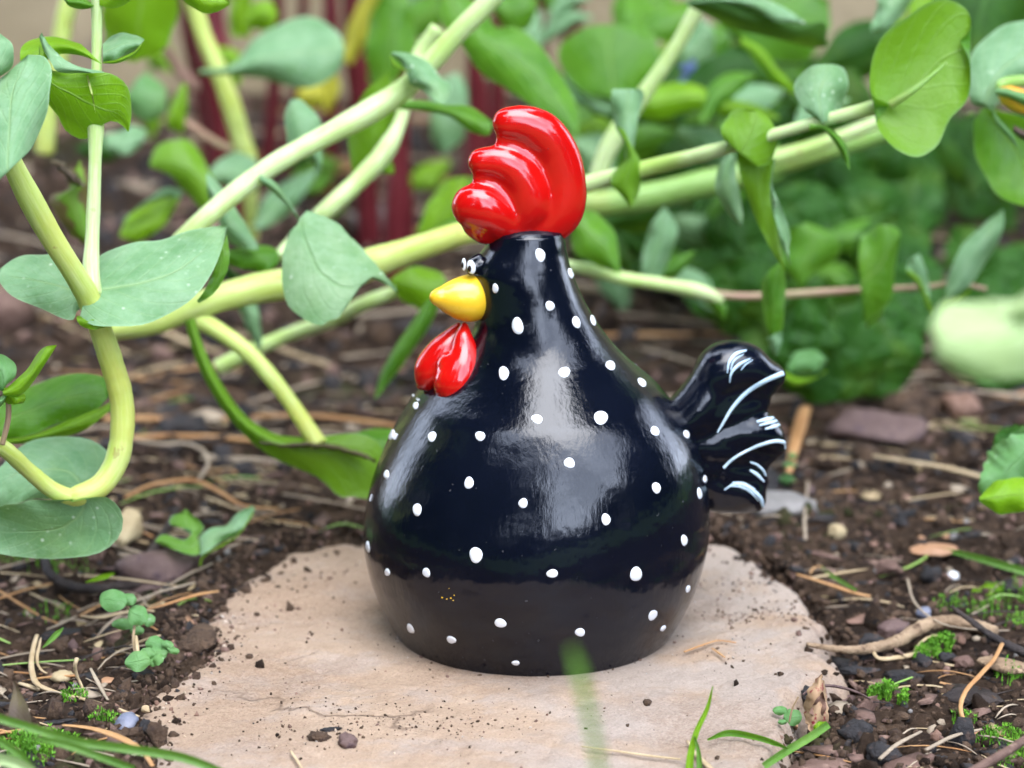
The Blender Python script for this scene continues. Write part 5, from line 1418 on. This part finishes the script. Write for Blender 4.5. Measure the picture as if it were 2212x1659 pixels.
def lump(name, label, cat, u, v, rx, ry, rz, mat, seed, sharp=False, rot=0.0, amt=.3, group=None, h=0.0, hi=True):
    p = onG(u, v)
    q = depth(p) / FOC
    a = (lambda w: w * (1 + (.08 if mat in ('clod', 'charcoal', 'bark', 'dark_wood', 'purple_stone') else .012) * np.random.RandomState(seed).normal(size=(len(w), 1))))(lumpify(ICO3 if hi else ICO2, seed, amt, sharp)) * np.array([rx*q, ry*q, rz*q])
    ca, sa = math.cos(rot), math.sin(rot)
    a = a @ np.array([[ca, -sa, 0], [sa, ca, 0], [0, 0, 1]]).T
    base = Vector((p.x, p.y, p.z))
    a = a + np.array(base) + [0, 0, rz*q*.45 + h]
    o = mesh(name, a, ICO3F if hi else ICO2F, MAT[mat], smooth=not sharp or True, loc=tuple(base))
    if sharp: o.data.shade_smooth()
    return tag(o, label, cat, group)
lump('pebble', 'flat ochre stone behind the lowest left leaf', 'stone', 268, 1165, 52, 70, 45, 'tan_stone', 3, True, .3, .1)
lump('clod', 'large purple-brown clod with a reddish flank between twig and slab', 'clod', 330, 1250, 92, 70, 36, 'purple_stone', 5, False, .2, .3)
lump('clod', 'small mauve clod perched on the right of the large purple-brown one', 'clod', 388, 1226, 26, 24, 20, 'purple_stone', 6, h=.006)
lump('clod', 'crumbly heap of earth on the slab\'s left side', 'clod', 440, 1392, 42, 60, 13, 'clod', 7, False, 0, .4)
lump('pebble', 'small pale angular pebble left of the seedling', 'pebble', 353, 1307, 5, 5, 5, 'tan_stone', 8, True)
lump('pebble', 'cream pebble in the soil left of the round-leaved seedling', 'pebble', 214, 1399, 13, 14, 11, 'tan_stone', 11, True)
lump('pebble', 'knobbly yellowish pebble beside the long bent straw', 'pebble', 137, 1466, 20, 22, 15, 'tan_stone', 9)
lump('pebble', 'blurred bluish pebble at the lower left of the slab', 'pebble', 270, 1568, 24, 24, 20, 'blue_stone', 10)
lump('clod', 'dark brown block of earth against the slab\'s lower left corner', 'clod', 345, 1602, 32, 34, 34, 'clod', 12, True, .2, .12)
lump('clod', 'black lump behind the dark block of earth', 'clod', 313, 1578, 18, 20, 18, 'charcoal', 13)
lump('pebble', 'tiny yellow pebble on top of the block of earth', 'pebble', 316, 1552, 11, 9, 9, 'straw', 14, True, h=.002)
lump('clod', 'dark round crumb on the front of the slab', 'clod', 750, 1610, 18, 18, 15, 'purple_stone', 15)
lump('clod', 'ragged brown crumb left of the dark round one on the slab', 'clod', 690, 1598, 20, 16, 11, 'clod', 16)
lump('bark_chip', 'flat dark splinter above the round crumb on the slab', 'bark chip', 716, 1578, 26, 8, 5, 'charcoal', 17, True, .05)
lump('clod', 'small crumb on the slab to the right of the foreground grass blade', 'clod', 1398, 1522, 9, 10, 8, 'clod', 18)
lump('rock', 'blurred mauve-brown rock on the soil right of the tail', 'rock', 1890, 945, 105, 110, 44, 'purple_stone', 19, True, -.5, .1)
lump('rock', 'blurred rounded brown rock behind the long pale stalk', 'rock', 2080, 905, 45, 50, 36, 'red_stone', 20)
lump('rock', 'dull grey rock below the lowest tail lobe', 'rock', 1690, 1100, 60, 60, 26, 'grey_stone', 21)
lump('pebble', 'small red-brown pebble behind the knotted twig', 'pebble', 1858, 1345, 32, 20, 14, 'red_stone', 22, True, .1, .1)
lump('pebble', 'pitted plum-coloured pebble touching the knotted twig', 'pebble', 1931, 1366, 36, 24, 19, 'purple_stone', 23, False, .1, .15)
lump('pebble', 'smooth blue-violet pebble just above the knotted twig', 'pebble', 1998, 1345, 18, 16, 14, 'blue_stone', 24, False, 0, .12)
lump('pebble', 'bright white pebble on the soil left of the fallen oval leaf', 'pebble', 2058, 1250, 13, 11, 11, 'white_stone', 25, False, 0, .1)
lump('pebble', 'black lump beside the bright white pebble', 'clod', 2012, 1252, 26, 24, 18, 'charcoal', 26, False, 0, .3)
lump('pebble', 'dark slate pebble on the soil far right of the slab', 'pebble', 1945, 1140, 22, 20, 16, 'charcoal', 27, True, 0, .1)
lump('pebble', 'tan pebble between grass blades above the slab\'s right end', 'pebble', 1805, 1165, 24, 20, 18, 'tan_stone', 28, True, 0, .1)
lump('pebble', 'small white pebble midway along the far right soil', 'pebble', 2062, 1165, 13, 12, 11, 'grey_stone', 29, True, 0, .1)
lump('pebble', 'small pinkish pebble above the dark slate one', 'pebble', 1955, 1085, 14, 12, 11, 'red_stone', 30, True, 0, .1)
lump('bark_chip', 'ochre flake of dead leaf on the soil at the right', 'dead leaf', 2010, 1215, 62, 40, 9, 'orange_chip', 31, True, .4, .1)
lump('bark_chip', 'brown woody block left of the ochre flake', 'bark chip', 1925, 1235, 34, 30, 26, 'bark', 32, True)
lump('bark_chip', 'black pointed slate flake leaning on the knotted twig', 'slate flake', 1875, 1425, 42, 14, 38, 'charcoal', 33, True, .3, .05)
lump('bark_chip', 'long black splinter below the slate flake', 'slate flake', 1855, 1455, 50, 14, 12, 'charcoal', 34, True, .1, .05)
lump('bark_chip', 'broad black flake right of the long splinter', 'slate flake', 1955, 1470, 46, 30, 14, 'charcoal', 35, True, -.3, .05)
lump('clod', 'round black lump left of the moss tuft', 'clod', 1990, 1436, 18, 18, 15, 'charcoal', 36)
lump('clod', 'black rounded lump right of the moss tuft', 'clod', 2046, 1434, 18, 17, 14, 'charcoal', 37)
lump('clod', 'tan-grey lump beyond the moss tuft', 'clod', 2085, 1448, 22, 18, 15, 'bark', 38)
lump('dead_wood', 'big black rotten piece of wood at the right edge', 'dead wood', 2090, 1505, 100, 45, 22, 'dark_wood', 39, True, -.25, .1)
lump('dead_wood', 'orange-brown splintered wood behind the black rotten piece', 'dead wood', 2180, 1470, 80, 26, 18, 'twig_wood', 40, True, -.5, .1)
lump('bark_chip', 'reddish bark chip in front of the smaller moss tuft', 'bark chip', 1868, 1535, 42, 16, 22, 'bark', 41, True, .6, .08)
lump('clod', 'black glossy lump below the torn seed husk', 'clod', 1848, 1590, 28, 26, 20, 'charcoal', 42)
lump('clod', 'second dark lump to the right of the glossy one', 'clod', 1900, 1632, 30, 30, 22, 'charcoal', 43)
lump('rock', 'blurred tan stone at the bottom edge right of the slab', 'stone', 1770, 1665, 70, 50, 24, 'bark', 44, True, 0, .1)
lump('bark_chip', 'elongated black seed lying against the slab\'s right edge', 'seed', 1742, 1560, 14, 42, 14, 'charcoal', 45, False, 0, .08)
lump('bark_chip', 'orange-brown curled bark strip beside the black seed', 'bark chip', 1716, 1570, 8, 40, 16, 'orange_chip', 46, True, .1, .05)
lump('bark_chip', 'rust-coloured leaf fragment in the soil above the pale shoot', 'dead leaf', 186, 1375, 32, 18, 6, 'orange_chip', 47, True, .1, .1)
lump('bark_chip', 'speckled tan leaf fragment right of the greenish straw', 'dead leaf', 240, 1474, 24, 28, 6, 'orange_chip', 48, True, .8, .1)
lump('clod', 'brown rounded clod left of the rust-coloured fragment', 'clod', 129, 1401, 28, 22, 16, 'clod', 49)
lump('clod', 'black charred chip right of the cream pebble', 'bark chip', 238, 1417, 18, 28, 14, 'charcoal', 50, True, .4)
lump('clod', 'purple-grey clod in the soil beneath the middle stems', 'clod', 395, 940, 50, 46, 30, 'charcoal', 51)
lump('rock', 'blurred grey rock left of the hen\'s head behind the stems', 'rock', 815, 505, 60, 60, 44, 'grey_stone', 52, False, 0, .15)
lump('rock', 'blurred pinkish-white fragment on the soil at the left', 'stone', 505, 665, 42, 30, 14, 'tan_stone', 53, True)
lump('rock', 'pale blurred flake of dead leaf under the big speckled leaf', 'dead leaf', 440, 905, 46, 60, 16, 'straw_grey', 54, True, .4)
lump('rock', 'pinkish blurred flake on the soil behind the thin upright stem', 'stone', 300, 408, 60, 40, 14, 'straw_grey', 55, True)
lump('rock', 'tan block of stone half hidden at the left edge', 'stone', 20, 690, 60, 90, 60, 'bark', 56, True, 0, .1)

# moss tufts: many tiny pointed leaves
def moss(label, spots, seed):
    r = random.Random(seed); V, F = [], []
    base = onG(spots[0][0], spots[0][1])
    for u, v, ru, rv, n in spots:
        for _ in range(n):
            a = r.uniform(0, 6.28); q = math.sqrt(r.random())
            p = onG(u + ru*q*math.cos(a), v + rv*q*math.sin(a))
            hh = r.uniform(.0006, .0034)*(1.2 - q*.7)
            c = p + Vector((0, 0, hh*1.0 + .0012*(1-q)))
            for _k in range(5):
                th = r.uniform(0, 6.28); tl = r.uniform(.2, 1.2); L_ = r.uniform(.0006, .0014)
                d = Vector((math.cos(th)*math.sin(tl), math.sin(th)*math.sin(tl), math.cos(tl)))
                s = d.cross(Vector((0, 0, 1)));  s = s.normalized()*L_*.22 if s.length > 1e-6 else Vector((L_*.2, 0, 0))
                b = len(V)
                V += [c - s, c + s, c + d*L_]; F.append((b, b+1, b+2))
            b = len(V)
            V += [p + Vector((-.0002, 0, 0)), p + Vector((.0002, 0, 0)), c]; F.append((b, b+1, b+2))
    o = mesh('moss', V, F, MAT['moss'], smooth=False, loc=tuple(base))
    tag(o, label, 'moss', kind='stuff')
moss('bright green moss tuft under the knotted twig', [(2020,1408,36,14,260),(1990,1425,18,14,140),(2040,1395,22,8,90)], 1)
moss('smaller moss tuft below the broad black flake', [(1915,1500,26,9,130),(1890,1508,18,6,60),(1950,1520,14,6,50)], 2)
moss('thin moss film on the soil at the right edge', [(2140,1320,60,18,60),(2190,1290,50,16,50),(2200,1350,30,10,30),(2180,1460,40,10,50),(2050,1310,40,12,30)], 3)
moss('blurred moss patch in the bottom right corner', [(2160,1600,60,20,110),(2200,1640,50,20,90),(2080,1560,30,8,30)], 4)
moss('blurred moss patch in the bottom left corner', [(90,1610,90,20,260),(60,1640,60,20,160),(230,1560,40,8,60),(160,1510,30,8,50)], 5)
moss('mossy film on the soil at the left edge', [(60,1215,70,14,60),(150,1235,60,10,30),(110,1330,60,14,30)], 6)

# ------------------------------------------------------------------ small plants
def lp(u, v, h=0.004): return onG(u, v, h)
def roundleaf(parent, u, v, ru, rv, y, mat='leaf_weed', rot=0.0, k=.8, n=9):
    r = random.Random(int(u*3 + v)); A_, B_ = [], []
    for i in range(n):
        a = math.pi*i/(n-1)
        for L_, s in ((A_, 1), (B_, -1)):
            q = 1 + r.uniform(-.07, .07)
            du, dv = -math.cos(a)*ru*q, -s*math.sin(a)*rv*q
            L_.append((u + du*math.cos(rot) - dv*math.sin(rot), v + du*math.sin(rot) + dv*math.cos(rot)))
    A_[-1] = B_[-1]; A_[0] = B_[0]
    return leaf(parent, A_, B_, y, mat, k=k, cup=.0012, wave=.0006, nu=16, nv=8)
P = plant('weed_seedling', 'young weed with round scalloped leaves just left of the slab', 'seedling', 300, 1430)
for u, v, ru, rv, y, rot in [(245,1297,30,25,.66,.15),(280,1295,15,14,.662,0),(298,1330,22,22,.66,.5),(322,1340,14,14,.668,0),(270,1348,28,12,.668,0),(296,1362,15,11,.667,0),
        (336,1392,22,18,.650,.3),(345,1408,20,16,.648,0),(362,1393,14,10,.648,.3),(374,1405,14,8,.647,.3),(298,1428,28,22,.638,-.2),(318,1412,18,14,.643,0),(330,1430,12,10,.641,0),(342,1425,11,14,.64,.6)]:
    roundleaf(P, u, v, ru, rv, y, rot=rot)
stem(P, [(300,1440,.645,3),(292,1410,.65,3),(288,1380,.657,3),(290,1340,.662,3),(270,1300,.664,2.5)], 'stem_pink')
stem(P, [(300,1425,.645,4),(296,1395,.65,4),(294,1375,.655,3)], 'straw')
stem(P, [(305,1440,.645,2.5),(325,1425,.645,2.5),(345,1405,.65,2.5),(370,1400,.65,2)], 'stem_green')
P = plant('fallen_leaf', 'torn blue-green leaf lying folded on the soil behind the slab\'s left end', 'leaf', 430, 1190)
leaf(P, [(335,1168),(350,1155),(400,1165),(415,1148),(398,1140),(365,1130),(372,1115),(390,1108),(400,1100)], [(336,1172),(370,1185),(430,1198),(440,1180),(425,1165),(440,1140),(432,1125),(415,1112),(402,1100)], .742, 'leaf_glaucous', k=.9, cup=.001, nu=26)
leaf(P, [(432,1198),(430,1165),(455,1140),(490,1135),(510,1110),(545,1092)], [(434,1202),(480,1170),(510,1155),(535,1130),(552,1100)], .74, 'leaf_glaucous', k=.9, cup=.003)
rib(P, [(432,1222),(436,1205),(480,1178),(515,1155),(548,1105)], [5,6,5,4,2], .738, 'leaf_lime', nu=12, nv=4, name='midrib')
P = plant('fallen_leaf', 'small oval green leaf fallen on the soil near the right edge', 'leaf', 2130, 1285)
p_ = onG(2130, 1275)
leaf(P, [(2097,1280),(2105,1268),(2130,1258),(2160,1258),(2178,1265)], [(2098,1284),(2120,1288),(2150,1284),(2178,1267)], p_.y - .001, 'leaf_lime', k=1.6, cup=.001)
P = plant('weed_seedling', 'little round-leaved seedling against the cracked edge of the slab', 'seedling', 1700, 1570)
for u, v, ru, rv in ((1712,1550,20,19),(1685,1535,16,10),(1722,1507,10,8),(1690,1560,10,6)):
    pp = onG(u, v + 12); roundleaf(P, u, v, ru, rv, pp.y - .003)
stem(P, [(1725,1505,pp.y,2),(1712,1530,pp.y,2),(1705,1560,pp.y,2)], 'stem_pink')
P = plant('seed_husk', 'torn tan seed husk with a crimson inside at the slab\'s right edge', 'seed husk', 1770, 1590)
py = onG(1770, 1590).y
leaf(P, [(1745,1575),(1735,1530),(1742,1500),(1760,1470),(1775,1455)], [(1765,1595),(1785,1570),(1790,1520),(1782,1490),(1777,1455)], py, 'seed_husk', k=.3, cup=.005, jag=2)
leaf(P, [(1748,1540),(1760,1515),(1775,1495)], [(1772,1555),(1785,1530),(1778,1495)], py-.002, 'red_stone', k=.2, cup=-.002, nu=8)
leaf(P, [(1745,1560),(1750,1580),(1765,1598)], [(1785,1555),(1780,1580),(1766,1598)], py-.002, 'leaf_lime', k=.2, nu=8)

def blades(name, label, items, u, v, cat='grass blade'):
    P = plant(name, label, cat, u, v)
    for pts, w, ys, m in items:
        C = catmull([(p[0], p[1], y, q) for p, y, q in zip(pts, ys, w)], 22)
        T = np.gradient(C[:, :2], axis=0); T /= np.linalg.norm(T, axis=1)[:, None] + 1e-9
        Nn = np.stack([-T[:, 1], T[:, 0]], 1)
        V, UV = [], []
        for i in range(22):
            for s in (-1, -.5, 0, .5, 1):
                q = C[i, :2] + Nn[i]*s*C[i, 3]/2
                V.append(W(q[0], q[1], C[i, 2] + .0008*(1 - abs(s)))); UV.append((i/21, (s+1)/2))
        mesh('blade', V, grid_faces(22, 5), MAT[m], P, uv=UV)
    return P
blades('grass_blade', 'soft green grass blade tip out of focus in front of the hen', [([(1236,1398),(1252,1450),(1268,1520),(1285,1600),(1300,1700)], [12,24,22,20,20], [.345,.344,.343,.342,.34], 'leaf_grass')], 1290, 2900)
blades('grass_blade', 'long blurred green grass blade sweeping across the bottom left corner', [([(-40,1540),(60,1570),(160,1600),(280,1618),(400,1638),(490,1672)], [18,19,19,20,20,16], [.545]*6, 'leaf_grass')], 200, 1800)
blades('grass_blade', 'second blurred grass blade below the long sweeping one', [([(76,1594),(140,1608),(210,1632),(290,1662)], [10,17,17,16], [.54]*4, 'leaf_grass')], 260, 1800)
blades('grass_blade', 'short blurred grass blade leaving the bottom left edge', [([(-30,1585),(10,1608),(45,1634),(80,1675)], [16,18,18,16], [.535]*4, 'leaf_grass')], 30, 1850)
blades('grass_blade', 'yellowish blurred grass blade in the extreme bottom left', [([(-40,1635),(20,1645),(70,1670),(120,1710)], [24,26,26,20], [.53]*4, 'leaf_pale')], 40, 1870)
blades('dry_leaf', 'pointed mauve dead leaf standing at the left edge above the grass', [([(30,1470),(36,1500),(40,1530),(45,1570)], [2,20,42,50], [.585,.583,.58,.578], 'leaf_brown')], 60, 1580, 'dead leaf')
gy = lambda u, v, h=0: onG(u, v).y
blades('grass_blade', 'bright upright grass blade rising from the front of the slab', [([(1540,1490-8),(1528,1530),(1505,1580),(1492,1630),(1488,1700)], [2,9,12,15,20], [.590,.588,.585,.582,.578], 'leaf_lime'), ([(1500,1590),(1508,1620),(1512,1700)], [3,9,16], [.584,.582,.578], 'leaf_grass')], 1490, 1690)
blades('grass_blade', 'dark green grass blade lying on the slab\'s right front edge', [([(1528,1598),(1570,1584),(1630,1592),(1680,1608),(1702,1618)], [4,14,13,10,2], [.596,.6,.598,.594,.59], 'leaf_green')], 1690, 1620)
blades('grass_blade', 'thick green grass stalk running up to the torn seed husk', [([(1650,1655),(1700,1622),(1750,1592),(1790,1565)], [16,18,18,16], [.585,.592,.6,.606], 'leaf_grass')], 1660, 1660)
blades('grass_blade', 'green grass blades bending from under the tail down to the slab\'s right end', [
  ([(1520,1128),(1600,1132),(1680,1142),(1720,1175),(1770,1225),(1850,1275)], [14,16,16,14,12,6], [.80,.80,.79,.77,.745,.715], 'leaf_grass'),
  ([(1515,1145),(1600,1152),(1660,1160),(1715,1195)], [10,14,12,6], [.79,.79,.785,.765], 'leaf_lime'),
  ([(1680,1120),(1710,1145),(1750,1180)], [4,12,8], [.80,.79,.77], 'leaf_weed')], 1700, 1170)
blades('grass_blade', 'yellow-green grass blade entering from the right edge on the soil', [([(1990,1180),(2060,1192),(2130,1210),(2250,1245)], [3,10,16,18], [.752,.748,.742,.735], 'leaf_grass')], 2130, 1215)
blades('grass_blade', 'thin pale grass blades lying behind the slab left of the hen', [([(500,1180),(560,1160),(640,1140),(700,1160),(740,1170)], [3,7,8,6,2], [.775,.78,.785,.782,.78], 'leaf_grass'), ([(505,1160),(580,1128),(660,1118)], [3,9,3], [.79,.80,.81], 'leaf_weed'), ([(510,1178),(570,1162),(630,1150)], [10,12,4], [.778,.782,.785], 'leaf_dry')], 600, 1150)
blades('grass_blade', 'small cut green grass tip on the soil above the long bent straw', [([(92,1399),(106,1386),(122,1370),(137,1356)], [3,9,12,3], [.655,.657,.66,.663], 'leaf_grass')], 180, 1310)
blades('grass_blade', 'lime grass sliver lying on the black crooked twig', [([(185,1258),(210,1250),(228,1245),(248,1238)], [3,10,12,3], [.70,.702,.706,.708], 'leaf_lime')], 320, 1240)
blades('grass_blade', 'thin green blades on the soil under the drooping middle leaf', [([(300,945),(370,945),(440,930),(500,925)], [4,12,12,4], [.90,.90,.91,.92], 'leaf_grass'), ([(290,1030),(350,1010),(420,1000),(500,960)], [3,10,10,3], [.86,.865,.87,.885], 'leaf_weed'), ([(610,1040),(625,1000),(628,960)], [4,10,5], [.85,.855,.86], 'leaf_grass')], 400, 1010)
